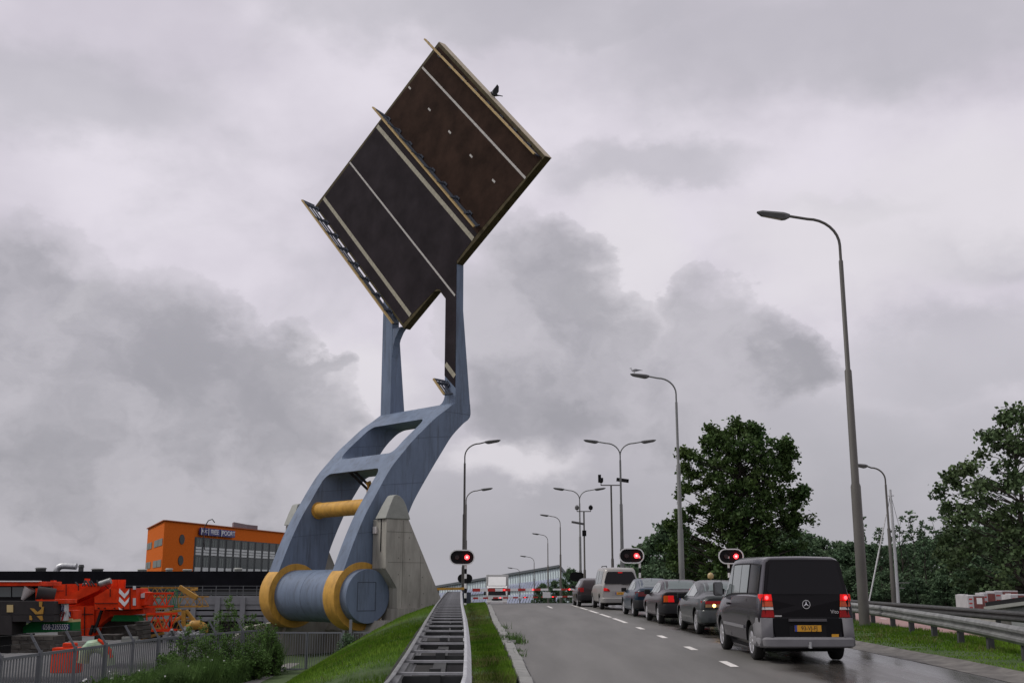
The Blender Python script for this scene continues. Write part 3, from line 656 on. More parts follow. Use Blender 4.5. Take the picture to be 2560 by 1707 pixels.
def boom(x0, x1, y, z0, z1, h, label, mast=None):
    t = thing('barrier_boom', (x0, y, min(z0, z1) - .9), label, 'barrier', 'red and white bridge barriers')
    m = MB(); n = max(2, int(abs(x1 - x0) / (.42))); 
    for i in range(n):
        a, b = i / n, (i + 1) / n; A = Vector((x0 + (x1 - x0) * a, y, z0 + (z1 - z0) * a)); Bq = Vector((x0 + (x1 - x0) * b, y, z0 + (z1 - z0) * b)); hh = h * (1 - .35 * a)
        e = .0006 * (i % 2); m.bar(A, Bq, .06 + e, hh + e, i % 2)
    m.build('boom', [M['red'], M['white']], t)
    for f in (.42, .8):
        l = MB(); l.tube([(x0 + (x1 - x0) * f, y - .03, z0 + (z1 - z0) * f), (x0 + (x1 - x0) * f, y - .07, z0 + (z1 - z0) * f)], .03, 10)
        l.build('boom_lamp', M['red_lit'], t)
    c_ = MB(); s = -1 if x1 > x0 else 1
    c_.box((min(x0 + s * .75, x0 + s * .1), y + .04, min(z0, z1) - 1.1), (max(x0 + s * .75, x0 + s * .1), y + .55, z0 - .12)); c_.build('barrier_housing', M['white'] if y > 80 else M['rail_blue'], t, bevel=.03)
    return t
boom(-2.2, 2.02, 63.6, 1.50, 1.53, .17, 'upper near barrier boom closing the left lane from the striped post')
boom(6.9, 2.3, 64.2, 1.56, 1.53, .13, 'upper near barrier boom reaching in from the right, its tip left')
boom(-3.3, 2.2, 97, .72, .8, .16, 'lower far barrier boom before the white truck')
boom(7.4, 2.5, 97.4, .9, .82, .15, 'lower far barrier boom reaching in from the right side')
sb = MB(); sb.box((2.62, 97.3, .75), (3.28, 97.36, 1.22))
tag(sb.build('white_board', M['white'], loc=(3.2, 97.3, .9), bevel=.01), 'blank white sign board behind the far barrier', 'sign board')
yr_ = thing('bridge_railing', (-3.9, 66, .6), 'short yellow topped railing left of the stop light at the bridge edge', 'railing')
m = MB(); m.bar((-4.35, 66, 1.55), (-2.7, 66, 1.58), .12, .14); m.build('top_rail', M['yellow'], yr_)
for x in (-4.3, -2.75):
    m = MB(); m.bar((x, 66, -.3), (x, 66, 1.48), .16, .16); m.build('railing_post', M['rail_blue'], yr_)
def cam_mast(x, y, z0, z1, label, kind):
    t = thing('camera_mast', (x, y, z0), label, 'camera mast', 'traffic camera masts')
    m = MB(); m.tube([(x, y, z0), (x, y, z0 + (z1 - z0) * .42), (x, y, z0 + (z1 - z0) * .43), (x, y, z1)], [.11, .1, .07, .06], 12); m.build('mast', M['pole'], t, smooth=35)
    m = MB(); wd = .75 if kind else .55; m.bar((x - wd, y, z1), (x + wd, y, z1), .06, .07); m.build('cross_arm', M['pole'], t)
    for s in ((-1, 1)):
        m = MB()
        if kind: 
            m.tube([(x + s * wd * .95, y, z1), (x + s * wd * .95, y, z1 + .18)], .03, 8)
            m.bar((x + s * wd * .95 - (.0 if s < 0 else .25), y + .1, z1 + .3 + (.12 if s > 0 else 0)), (x + s * wd * .95 + (.02 if s < 0 else .45), y - .5, z1 + .36 - (.1 if s > 0 else 0)), .2, .26)
            m.bar((x - wd * .95 - .1, y, z1 + .2), (x - wd * .95 - .1, y, z1 + .75), .22, .2) if s < 0 else None
        else:
            m.tube([(x + s * wd, y, z1), (x + s * wd, y, z1 + .2)], .03, 8); m.tube([(x + s * wd, y, z1 + .12), (x + s * wd, y, z1 + .2), (x + s * wd, y, z1 + .38), (x + s * wd, y, z1 + .5)], [.08, .17, .17, .06], 12)
        m.build('camera', M['black'] if (kind or s > 0) else M['lamp_cap'], t, smooth=40)
    if not kind:
        m = MB(); m.bar((x - .05, y - .1, z1 - 1.0), (x - 1.0, y - .35, z1 - .85), .16, .16); m.build('camera', M['lamp_cap'], t)
        m = MB(); m.box((x - .16, y - .2, z1 - 1.95), (x + .16, y - .05, z1 - 1.5)); m.build('control_box', M['black'], t)
cam_mast(7.08, 80, -.2, 8.75, 'tall mast with two cameras on a cross arm left of the double lamp', 1)
cam_mast(5.75, 90, -.4, 7.55, 'lower camera mast with domes beside the farther double lamp', 0)

# ------------------------------------------------------------------ guard rails
def wbeam(path, side, thick=.012, h=.31):   # W-section steel beam along a path, its face towards 'side'
    prof = [(0, 0), (.035, .0), (.08, .055), (.08, .10), (.02, .135), (.02, .175), (.08, .21), (.08, .255), (.035, .31), (0, .31)]
    rows = []
    for i, p in enumerate(path):
        a = Vector(path[max(i - 1, 0)]); b = Vector(path[min(i + 1, len(path) - 1)]); dd = (b - a); dd.z = 0; dd.normalize()
        n = Vector((dd.y, -dd.x, 0)) * side
        rows.append([Vector(p) + n * o + Vector((0, 0, q - .31)) for o, q in prof])
    return rows
def add_beam(name, path, side, m, parent):
    mb = MB(); mb.sheet(wbeam(path, side)); o = mb.build(name, m, parent, smooth=30)
    s = o.modifiers.new('plate', 'SOLIDIFY'); s.thickness = .006; return o
gl = thing('guard_rail', (railR(20) - .37, 20, zr(20)), 'double sided steel guard rail with cross ties running up the grass bank', 'guard rail')
ypath = list(np.arange(6.5, 60.1, 1.333 / 2))
gz = lambda y: zr(y) + .06 + .74
add_beam('beam', [(railR(y) - .06, y, gz(y)) for y in ypath], 1, M['galv'], gl); add_beam('beam', [(railL(y) + .06, y, gz(y)) for y in ypath], -1, M['galv_mid'], gl)
tie0 = post0 = None
for i, y in enumerate(np.arange(7.2, 59.5, 1.333)):
    xc = (railR(y) + railL(y)) / 2; zt = gz(y)
    if tie0 is None:
        m = MB(); m.box((-.36, -.028, -.06), (.36, .028, -.035)); tie0 = m.build('cross_tie', M['galv_tie'], gl, loc=(0, 0, 0))
        m = MB(); m.box((-.06, -.07, -.95), (.06, .07, -.12)); m.box((-.36, -.02, -.32), (.36, .02, -.2)); post0 = m.build('post', M['galv_dark'], gl, loc=(0, 0, 0))
        a, b = tie0, post0
    else:
        a = tie0.copy(); C.objects.link(a)
        b = None
        if i % 2 == 0: b = post0.copy(); C.objects.link(b)
    for o in (a, b):
        if o is not None: o.parent = gl; o.location = Vector((xc, y, zt)) - gl.location
m = MB()                                    # flat centre strap on the posts and oil dark soil under the rail
for a, b in zip(ypath[:-1], ypath[1:]): m.bar(((railR(a) + railL(a)) / 2, a, gz(a) - .3), ((railR(b) + railL(b)) / 2, b, gz(b) - .3), .16, .05)
m.build('centre_strap', M['galv_dark'], gl)
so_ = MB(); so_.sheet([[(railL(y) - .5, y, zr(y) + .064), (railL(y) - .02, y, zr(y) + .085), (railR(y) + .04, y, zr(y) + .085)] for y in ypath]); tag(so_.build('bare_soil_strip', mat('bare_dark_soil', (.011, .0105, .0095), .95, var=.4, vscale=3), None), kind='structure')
m = MB()                                    # bolted splice joints along the road side beam
for y in np.arange(7.2, 59, 4.0):
    for q in (-.09, -.22):
        m.box((railR(y) - .0, y - .12, gz(y) + q - .012), (railR(y) + .028, y + .12, gz(y) + q + .012))
m.build('splice', M['galv_dark'], gl)
def single_rail(pts, side, label, m, poststep=2.6, phase=0.0):
    P = np.array(pts); t = thing('guard_rail', P[0], label, 'guard rail')
    s = spline(pts, 8); add_beam('beam', [tuple(p) for p in s], side, m, t)
    dist = np.concatenate([[0], np.cumsum(np.linalg.norm(np.diff(s, axis=0), axis=1))]); p0 = None
    for dd in np.arange(phase, dist[-1], poststep):
        x, y, z = [np.interp(dd, dist, s[:, i]) for i in range(3)]
        if p0 is None:
            mm = MB(); mm.box((-.06, -.05, -.95), (.06, .05, -.03)); p0 = mm.build('post', M['galv_dark'], t, loc=(0, 0, 0)); o = p0
        else: o = p0.copy(); C.objects.link(o); o.parent = t
        o.location = Vector((x - side * .0 + .07, y, z)) - t.location
    return t
rt = [(8.3, 16.5), (8.88, 19.9), (9.64, 24.8), (10.16, 28.9), (10.75, 34), (11.0, 42), (10.9, 60)]
single_rail([(x, y, zr(y) + .69) for x, y in rt], -1, 'bright steel guard rail between the grass verge and the red cycle path', M['galv_mid'], 2.4, 1.4)
single_rail([(14.75, y, zr(y) + .52) for y in (17, 25, 35, 45, 60, 80)], -1, 'dark guard rail along the far side of the red cycle path', M['galv_dark'], 3.0)

# ------------------------------------------------------------------ vehicles
def paint(name, col, rough=.28):
    return mat(name, col, rough, .0, var=.05, vscale=1.5, coat=.25, spec=.3)
class Shell:                                # a lofted car body: stations along y, interpolated smoothly
    # station: (y, z_bottom, z_belt, z_top, half widths: bottom, middle, belt, top, lean)
    def __init__(s, st, n=5, rs=.12):
        S = spline(st, n); s.S = S; s.y = S[:, 0]; s.rs = rs
        o = np.argsort(s.y); s.S = S[o]; s.y = S[o, 0]
    def at(s, y): return [np.interp(y, s.y, s.S[:, i]) for i in range(9)]
    def ring(s, y):
        _, zb, zl, zt, wb, wm, wl, wt, ln = s.at(y)
        zt = max(zt, zl + .03); wt = min(wt, wl - .02); r = min(s.rs, (zt - zl) * .45)
        h = [(0, zb), (wb * .9, zb), (wb, zb + .07), (wm, zb + (zl - zb) * .45), (wm * .995, zb + (zl - zb) * .75), (wl, zl - .02), (wl - .025, zl + .01), (wt + .01, zt - r), (wt - .03, zt - r * .45), (wt - .12, zt - r * .12), (0, zt)]
        return [(x, y + ln * max(0, z - zl) / max(zt - zl, .05), z) for x, z in h]
    def mesh(s, mb):
        rows = []
        for y in s.y:
            h = s.ring(y); rows.append(h + [(-x, yy, z) for x, yy, z in h[-2:0:-1]])
        n = len(rows[0]); vs = [p for r in rows for p in r]
        fs = [(i * n + j, i * n + (j + 1) % n, (i + 1) * n + (j + 1) % n, (i + 1) * n + j) for i in range(len(rows) - 1) for j in range(n)]
        fs += [tuple(range(n)), tuple((len(rows) - 1) * n + j for j in range(n))]
        mb.add(vs, fs)
    def side(s, y, f, sx, off=.006):        # point on the side glass: f 0 = belt, 1 = roof edge
        h = s.ring(y); a, b = Vector(h[6]), Vector(h[7]); p = a.lerp(b, f); nrm = Vector((b.z - a.z, 0, a.x - b.x)).normalized()
        p = p + nrm * off; return Vector((p.x * sx, p.y, p.z))
    def flank(s, y, z, sx, off=.006):       # point on the body side at height z
        h = s.ring(y); zs_ = [q[2] for q in h[2:8]]; x = np.interp(z, zs_, [q[0] for q in h[2:8]])
        return Vector((sx * (x + off), y, z))
    def top(s, y, f, off=.006):             # point over the top surface, f -1..1 across
        h = s.ring(y); c = [Vector(q) for q in h[8:]]; xs = [q.x for q in c]; wmax = xs[0]; x = abs(f) * wmax
        zz = np.interp(x, xs[::-1], [q.z for q in c[::-1]]); yy = h[-1][1]
        return Vector((math.copysign(x, f), yy, zz + off))
def glass_patch(mb, fn, y0, y1, f0, f1, n=6, k=2):
    mb.sheet([[fn(a, f0(t) + (f1(t) - f0(t)) * j / k) for j in range(k + 1)] for t, a in ((i / n, y0 + (y1 - y0) * i / n) for i in range(n + 1))])
def solid_sheet(mb, name, m, par, th=.008, smooth=60):
    o = mb.build(name, m, par, smooth=smooth); return o
def wheel(t, x, y, r, wd, sx, rimr, spokes):
    m = MB(); c = Vector((x, y, r)); ax = Vector((sx, 0, 0))
    prof = [(0, rimr), (0, rimr + .012), (-.0, r - .045), (-.012, r - .018), (-.04, r), (-wd + .04, r), (-wd + .012, r - .018), (-wd, r - .045), (-wd, rimr)]
    n = 36; rows = []
    for k in range(n + 1):
        a = 2 * math.pi * k / n; rows.append([c + ax * o + Vector((0, math.cos(a) * q, math.sin(a) * q)) for o, q in prof])
    m.sheet(rows); m.sheet([[c + ax * -.07 + Vector((0, math.cos(2 * math.pi * k / n) * q, math.sin(2 * math.pi * k / n) * q)) for q in (.0, rimr)] for k in range(n + 1)])
    w_ = m.build('wheel', M['tyre'], t, smooth=40, weld=True)
    b = MB(); b.sheet([[c + ax * o + Vector((0, math.cos(2 * math.pi * k / n) * q, math.sin(2 * math.pi * k / n) * q)) for o, q in ((-.065, rimr - .02), (-.01, rimr - .015), (.002, rimr), (-.01, rimr + .012))] for k in range(n + 1)])
    for k in range(spokes):
        a = 2 * math.pi * k / spokes + .2; e = Vector((0, math.cos(a), math.sin(a))); q = Vector((0, -math.sin(a), math.cos(a)))
        w0, w1 = (.045, .06)
        b.hexa([c + e * .03 - q * w0 + ax * -.05, c + e * (rimr - .01) - q * w1 + ax * -.05, c + e * (rimr - .01) + q * w1 + ax * -.05, c + e * .03 + q * w0 + ax * -.05,
                c + e * .03 - q * w0 * .8 + ax * -.012, c + e * (rimr - .01) - q * w1 * .7 + ax * -.004, c + e * (rimr - .01) + q * w1 * .7 + ax * -.004, c + e * .03 + q * w0 * .8 + ax * -.012])
    b.tube([c + ax * -.05, c + ax * -.004], [.06, .05], 14); b.build('rim', M['rim'], w_, smooth=30)
def car_body(t, sh, m, axles, r, arch_r, name='body'):
    mb = MB(); sh.mesh(mb); o = mb.build(name, m, t)
    me = o.data; me.materials.append(M['trim'])
    cm = MB()
    for y in axles:
        for sx in (-1, 1):
            w_ = sh.at(y)[5]; cm.tube([(sx * (w_ - .30), y, r + .02), (sx * (w_ + .3), y, r + .02)], arch_r, 30)
    cut = cm.build('cut', M['trim'], t)
    bo = o.modifiers.new('b', 'BOOLEAN'); bo.object = cut; bo.solver = 'EXACT'; bo.operation = 'DIFFERENCE'
    dg = bpy.context.evaluated_depsgraph_get(); dg.update()
    nm = bpy.data.meshes.new_from_object(o.evaluated_get(dg)); o.modifiers.clear(); o.data = nm
    cm_ = cut.data; bpy.data.objects.remove(cut); bpy.data.meshes.remove(cm_)
    nm.name = name
    # faces left by the wheel arch cutters become dark liner
    if len(nm.materials) < 2: nm.materials.append(M['trim'])
    for p in nm.polygons:
        c = p.center; p.material_index = 0
        for y in axles:
            w_ = sh.at(y)[5]
            d_ = math.hypot(c.y - y, c.z - r - .02)
            if d_ < arch_r * 1.02 and (abs(c.x) < w_ - .285 and abs(c.x) > w_ - .32 or abs(d_ - arch_r) < .03 and abs(p.normal.x) < .2 and abs(c.x) > w_ - .32): p.material_index = 1
    nm.polygons.foreach_set('use_smooth', [True] * len(nm.polygons)); nm.set_sharp_from_angle(angle=R(32))
    return o
def place_car(t, x, y, heading=0.0):
    t.location = (x, y, roadz(x, y)); sl = math.atan2(zr(y + 2) - zr(y - 2), 4)
    t.rotation_euler = (sl, 0, heading)
def plate(t, y, z, txt, w_=.52, slant=0):
    m = MB(); m.box((-w_ / 2, y - .012, z - .055), (w_ / 2, y, z + .055)); p = m.build('number_plate', M['plate'], t)
    b = MB(); b.box((-w_ / 2, y - .0145, z - .055), (-w_ / 2 + .045, y - .0125, z + .055)); b.build('plate_band', M['plate_blue'], p)
    text_mesh('plate_text', txt, .105, M['text_dark'], p, (.025, y - .0155, z), (1, 0, 0), (0, 0, 1), .001, sx=.95)
    return p
def quad_panel(t, name, pts, m, par=None, th=None):
    mb = MB()
    if th: mb.prism(pts, th)
    else: mb.add(pts, [tuple(range(len(pts)))])
    return mb.build(name, m, par or t)

QUEUE = 'vehicles queueing at the bridge'
# --- the near van
van = thing('van', (0, 0, 0), 'black van with grey rear bumper, brake lights lit, nearest and last of the queue', 'van', QUEUE)
P_van = paint('near_black_van_paint', (.014, .0115, .017), .2)
st = [(-2.28, .42, 1.15, 1.84, .84, .90, .87, .705, .12), (-2.2, .36, 1.17, 1.875, .88, .925, .89, .735, .11), (-1.9, .30, 1.18, 1.895, .90, .935, .905, .76, .03), (-1.0, .27, 1.18, 1.905, .91, .94, .91, .775, 0), (.2, .27, 1.15, 1.90, .91, .94, .91, .775, 0),
      (.75, .27, 1.12, 1.84, .91, .94, .90, .76, 0), (1.15, .27, 1.09, 1.56, .90, .94, .89, .74, 0), (1.55, .27, 1.05, 1.24, .89, .93, .87, .72, 0), (1.75, .28, 1.0, 1.08, .88, .92, .85, .70, 0), (2.1, .3, .86, .93, .86, .90, .80, .62, 0), (2.32, .36, .62, .70, .78, .84, .70, .5, 0)]
sh = Shell(st, 5); AX = (-1.42, 1.52); RV = .325
car_body(van, sh, P_van, AX, RV, .385)
for y in AX:
    for sx in (-1, 1): wheel(van, sx * (.90 if y < 0 else .90), y, RV, .21, sx, .205, 6)
for sx in (-1, 1):                                                  # side windows: front door, sliding front half, rear half
    for nm, y0, y1, f0a, f0b, f1a, f1b in (('front_window', .42, 1.42, .05, .02, .93, .42), ('window', -.42, .34, .05, .05, .93, .93), ('window', -1.12, -.46, .05, .05, .93, .93), ('window', -2.02, -1.25, .06, .05, .90, .93)):
        if nm == 'window' and y0 < -1.9 and sx < 0: pass
        m = MB(); glass_patch(m, lambda a, f: sh.side(a, f, sx, .012), y0, y1, lambda q: f0a + (f0b - f0a) * q, lambda q: f1a + (f1b - f1a) * q)
        wn = m.build(nm, M['glass_side'] if y0 > -1.2 else M['glass_dark'], van, smooth=60)
        fr_ = MB(); q0, q1 = y0 - .035, y1 + .035
        glass_patch(fr_, lambda a, f: sh.side(a, f, sx, .006), q0, q1, lambda q: f0a - .05 + (f0b - f0a) * q, lambda q: f1a + .055 + (f1b - f1a) * q); fr_.build('window_rubber', M['trim'], wn, smooth=60)
m = MB(); glass_patch(m, lambda a, f: sh.top(a, f, .01), .82, 1.62, lambda q: -.93, lambda q: .93, 6, 6); m.build('windscreen', M['glass'], van, smooth=60)
yb_ = lambda z: -2.28 + .12 * max(0, z - 1.15) / .69 - .008           # rear face plane
rear = lambda x, z, o=0: Vector((x, yb_(z) - o, z))
def rpoly(pts, o=0): return [rear(x, z, o) for x, z in pts]
door = quad_panel(van, 'tailgate', rpoly([(-.80, .80), (.80, .80), (.84, 1.15), (.73, 1.78), (.66, 1.825), (-.66, 1.825), (-.73, 1.78), (-.84, 1.15)], .004), mat('tailgate_black_paint', (.006, .005, .0065), .3, .0, spec=.18), th=(0, .01, 0))
quad_panel(van, 'rear_window', rpoly([(-.72, 1.21), (.72, 1.21), (.755, 1.28), (.66, 1.755), (.62, 1.79), (-.62, 1.79), (-.66, 1.755), (-.755, 1.28)], .012), M['glass_dark'], door, th=(0, .006, 0))
quad_panel(van, 'tailgate_lower', rpoly([(-.62, .40), (.62, .40), (.69, .79), (-.69, .79)], .035), M['black'], door, th=(0, .08, 0))
hb_ = MB(); hb_.bar(rear(-.37, .755, .05), rear(.37, .755, .05), .05, .045); hb_.build('tailgate_handle', mat('grey_plastic', (.085, .08, .085), .55), door)
nr = MB(); nr.box((-.36, -2.33, .46), (.36, -2.318, .66)); nr.build('plate_recess', M['trim'], door)
plate(van, -2.335, .61, '93-VJ-FJ', .52)
ym = MB(); ym.box((.46, -2.327, .455), (.6, -2.32, .51)); ym.build('yellow_sticker', M['plate'], door)
for sx in (-1, 1):                                                   # corner lights in four bands
    zs_ = [(.80, .93, M['tail']), (.935, .985, M['clear']), (.99, 1.09, M['amber'] if False else mat('orange_red_lens', (.5, .07, .012), .25)), (1.095, 1.21, M['tail_lit'])]
    lt = None
    for z0_, z1_, mm in zs_:
        m = MB(); xi = lambda z: .645 + (.70 - .645) * 0 + (1.21 - z) * -.0
        x0_, x1_ = (.66 + (1.0 - z0_) * -.10), (.66 + (1.0 - z1_) * -.10)
        w0_, w1_ = .905 - (z0_ - .8) * .05, .905 - (z1_ - .8) * .05
        m.hexa([Vector((sx * x0_, -2.335, z0_)), Vector((sx * w0_, -2.27, z0_)), Vector((sx * (w0_ + .012), -2.12, z0_)), Vector((sx * x0_, -2.2, z0_)),
                Vector((sx * x1_, -2.325, z1_)), Vector((sx * w1_, -2.26, z1_)), Vector((sx * (w1_ + .012), -2.10, z1_)), Vector((sx * x1_, -2.19, z1_))])
        if lt is None: lt = m.build('tail_light', mm, van, bevel=.008)
        else: m.build('brake_lens' if mm is M['tail_lit'] else 'lens_band', mm, lt, bevel=.006)
    gl_ = MB(); gl_.tube([(sx * .775, -2.325, 1.15), (sx * .775, -2.332, 1.15)], [.035, .025], 14); gl_.build('brake_glow', M['red_lit'], lt)
bmat = mat('weathered_grey_bumper_plastic', (.17, .168, .175), .65, var=.1, vscale=4)
bp = MB()
bx = [(-.955, -1.78), (-.965, -2.1), (-.90, -2.33), (-.7, -2.40), (0, -2.425), (.7, -2.40), (.90, -2.33), (.965, -2.1), (.955, -1.78)]
bx = [tuple(p) for p in spline(bx, 4)]
bp.sheet([[(x, y, z) for x, y in [(a * k, b * q) for a, b in bx]] for z, k, q in ((.27, .95, .98), (.30, .99, 1.0), (.42, 1.0, 1.0), (.455, .985, .985), (.46, .95, .965))])
bp.build('bumper', bmat, van, smooth=35)
for sx in (-1, 1):
    c_ = MB(); out = [(.952, -1.86, .31), (.966, -2.1, .31), (.915, -2.33, .31), (.70, -2.39, .31)]; up = [(.925, -1.68, .79), (.935, -2.1, .79), (.90, -2.30, .79), (.68, -2.335, .79)]
    c_.sheet([[(sx * x, y, z) for x, y, z in out], [(sx * (a[0] * .5 + b[0] * .5), a[1] * .5 + b[1] * .5, .56) for a, b in zip(out, up)], [(sx * x, y, z) for x, y, z in up], [(sx * (x - .06), y + .03, .795) for x, y, z in up]])
    o = c_.build('bumper_corner', bmat, van, smooth=50); sm = o.modifiers.new('s', 'SOLIDIFY'); sm.thickness = .02
    md = MB(); md.bar(sh.flank(-.95, .58, sx, .008), sh.flank(1.05, .58, sx, .008), .03, .055); md.build('side_moulding', bmat, van)
    dr = MB()
    for yy in (.38, -1.18): dr.bar(sh.flank(yy, .36, sx, .001), sh.flank(yy, 1.1, sx, .001), .006, .012)
    dr.build('door_seam', M['black'], van)
    dh = MB(); dh.bar(sh.flank(.42, .98, sx, .02), sh.flank(.62, .98, sx, .02), .035, .04); dh.build('door_handle', M['trim'], van)
    mr = MB(); mr.box((sx * 1.0 - .10, 1.28, 1.12), (sx * 1.0 + .12, 1.40, 1.40)); mi = mr.build('mirror', M['trim'], van, bevel=.04)
    mg = MB(); mg.box((sx * 1.0 - .08, 1.272, 1.14), (sx * 1.0 + .10, 1.279, 1.38)); mg.build('mirror_glass', mat('mirror_glass', (.22, .22, .23), .1, .6), mi, bevel=.003)
    ma_ = MB(); ma_.bar((sx * .86, 1.34, 1.2), (sx * .95, 1.34, 1.22), .12, .12); ma_.build('mirror_arm', M['trim'], mi)
th_ = MB(); th_.bar((0, -2.36, .30), (0, -2.45, .30), .06, .05); th_.tube([(0, -2.46, .27), (0, -2.46, .38)], .025, 10); th_.build('tow_hook', M['galv'], van, smooth=40)
ex = MB(); ex.box((-.75, -1.9, .18), (.75, 1.9, .28)); ex.build('underbody', M['black'], van)
# three pointed star in a ring
em = MB(); cz = 1.03; yy = yb_(cz) - .014
n = 40; ring = [(math.cos(2 * math.pi * i / n), math.sin(2 * math.pi * i / n)) for i in range(n + 1)]
em.sheet([[(a * .068, yy, cz + b * .068), (a * .068, yy - .006, cz + b * .068), (a * .079, yy - .006, cz + b * .079), (a * .079, yy, cz + b * .079)] for a, b in ring])
for k in range(3):
    a = math.pi / 2 + 2 * math.pi * k / 3; e = Vector((math.cos(a), 0, math.sin(a))); q = Vector((-math.sin(a), 0, math.cos(a))); c0 = Vector((0, yy, cz))
    em.add([c0 + e * .070, c0 + q * .013, c0 - q * .013, c0 + Vector((0, -.008, 0))], [(0, 1, 3), (0, 3, 2), (1, 2, 3)])
em.build('emblem', M['chrome'], door)
text_mesh('lettering', 'Vito', .095, M['chrome'], door, (.55, yb_(.9) - .013, .90), (1, 0, 0), (0, 0, 1), .003)
bd_ = MB(); bd_.box((-.64, yb_(.84) - .05, .815), (-.50, yb_(.84) - .04, .84)); bd_.build('badge', M['chrome'], door)
place_car(van, 5.33, 23.1, R(.3)); van.scale = (.925, 1, 1)

# --- saloons and hatchback of the queue
def saloon(label, name, P, st, axles, r, x, y, h, glass_rows, side_rows, lights, bumper, spokes=5, rimr=.2, tail=None, extra=None, rs=.10, pl=None, rim_in=0):
    t = thing(name, (0, 0, 0), label, 'car', QUEUE); s_ = Shell(st, 5, rs)
    body = car_body(t, s_, P, axles, r, r + .055)
    for ya in axles:
        for sx in (-1, 1): wheel(t, sx * (s_.at(ya)[5] - .03), ya, r, .19, sx, rimr, spokes)
    for nm, y0, y1, mm in glass_rows:
        m = MB(); glass_patch(m, lambda a, f: s_.top(a, f, .008), y0, y1, lambda q: -.96, lambda q: .96, 6, 6); m.build(nm, mm, t, smooth=60)
    for sx in (-1, 1):
        for y0, y1, f1a, f1b in side_rows:
            m = MB(); glass_patch(m, lambda a, f: s_.side(a, f, sx, .008), y0, y1, lambda q: .08, lambda q: f1a + (f1b - f1a) * q); wn = m.build('side_window', M['glass_side'], t, smooth=60)
        mr = MB(); ym_ = side_rows[0][1] - .12; p = s_.flank(ym_, s_.at(ym_)[2] + .04, sx, .0)
        mr.box((min(p.x, p.x + sx * .2), ym_ - .05, p.z - .04), (max(p.x, p.x + sx * .2), ym_ + .07, p.z + .12)); mr.build('mirror', M['trim'], t, bevel=.03)
        dr = MB()
        for yy in (side_rows[0][0] - .03, ): dr.bar(s_.flank(yy, .35, sx, .001), s_.flank(yy, s_.at(yy)[2] - .05, sx, .001), .006, .012)
        dr.build('door_seam', M['black'], t)
    # rear corner lights wrap from the tail panel round the flank
    yr0 = st[0][0]
    for sx in (-1, 1):
        root = None
        for (xi0, xo, z0, z1, mm, nm) in lights:
            m = MB(); q_ = s_.at(yr0); cap = min(q_[5], q_[6]) - .03; wfl = min(s_.at(yr0 + .14)[5], s_.at(yr0 + .14)[6]) + .014
            plan = [(xi0, yr0 - .026), (xo, yr0 - .026), (xo, yr0 + .2), (xi0, yr0 + .2)] if xo < cap else [(xi0, yr0 - .026), (cap, yr0 - .022), (wfl, yr0 + .10), (wfl, yr0 + .24), (xi0, yr0 + .24)]
            m.prism([Vector((sx * px_, py_, z0)) for px_, py_ in plan], (0, .008, z1 - z0))
            if sx > 0 and mm is M['amber_lit']: mm = M['amber']
            o = m.build(nm if root is None else 'lens_band', mm, root or t, bevel=.012); root = root or o
    z0, z1, mm = bumper; wb_ = s_.at(yr0 + .3)[5] + .02
    bb = [(-wb_, yr0 + .55), (-wb_ - .005, yr0 + .2), (-wb_ + .10, yr0 - .045), (-wb_ * .5, yr0 - .085), (0, yr0 - .1), (wb_ * .5, yr0 - .085), (wb_ - .10, yr0 - .045), (wb_ + .005, yr0 + .2), (wb_, yr0 + .55)]
    bb = [tuple(q) for q in spline(bb, 4)]; mb = MB()
    mb.sheet([[(x_ * k, yr0 + .55 + (y_ - yr0 - .55) * q, z) for x_, y_ in bb] for z, k, q in ((z0, .95, .93), (z0 + .03, .99, 1), (z1 - .04, 1.0, 1.0), (z1, .985, .96), (z1 + .005, .95, .9))]); mb.build('bumper', mm, t, smooth=35)
    if pl: plate(t, yr0 - .02, pl[1], pl[0])
    ub = MB(); ub.box((-.6, axles[0] - .3, r * .62), (.6, axles[1] + .3, r * .62 + .1)); ub.build('underbody', M['black'], t)
    if extra: extra(t, s_, yr0)
    place_car(t, x, y, h); return t
def ant(t, s_, yr0):
    m = MB(); q = s_.top(-.75, 0); m.tube([q, q + Vector((0, -.1, .22))], .008, 6); m.build('aerial', M['black'], t)
P_alfa = paint('dark_green_grey_paint', (.026, .031, .031)); P_audi = paint('dark_aubergine_paint', (.022, .016, .019)); P_lag = paint('dark_teal_paint', (.008, .026, .045))
alfa_st = [(-2.20, .36, .86, .955, .70, .77, .74, .64, 0), (-2.1, .28, .90, 1.02, .80, .845, .80, .68, 0), (-1.8, .24, .93, 1.05, .83, .865, .83, .70, 0), (-1.5, .22, .94, 1.10, .84, .87, .84, .66, 0), (-1.15, .21, .94, 1.27, .84, .872, .84, .60, 0), (-.75, .20, .94, 1.375, .84, .872, .84, .585, 0), (-.2, .2, .93, 1.415, .84, .872, .84, .585, 0), (.3, .2, .91, 1.38, .84, .872, .84, .585, 0),
           (.75, .2, .89, 1.2, .84, .87, .83, .61, 0), (1.1, .2, .87, .98, .83, .865, .82, .66, 0), (1.6, .22, .80, .87, .82, .85, .79, .6, 0), (2.0, .25, .68, .76, .76, .80, .7, .5, 0), (2.2, .32, .52, .6, .62, .66, .55, .4, 0)]
def alfa_x(t, s_, yr0):
    ant(t, s_, yr0); m = MB(); m.tube([(-.45, yr0 + .1, .28), (-.45, yr0 - .08, .27)], .045, 12); m.build('exhaust', M['galv_dark'], t, smooth=40)
    f = MB(); f.box((-.46, yr0 - .098, .55), (-.36, yr0 - .085, .57)); f.build('glowing_reflector', M['bulb'], t); g2 = MB(); g2.tube([(-.50, yr0 - .02, .755), (-.50, yr0 - .034, .755)], [.045, .03], 12); g2.build('indicator_bulb', M['bulb'], t)  # glint on the bumper strip is painted with the emissive bulb material
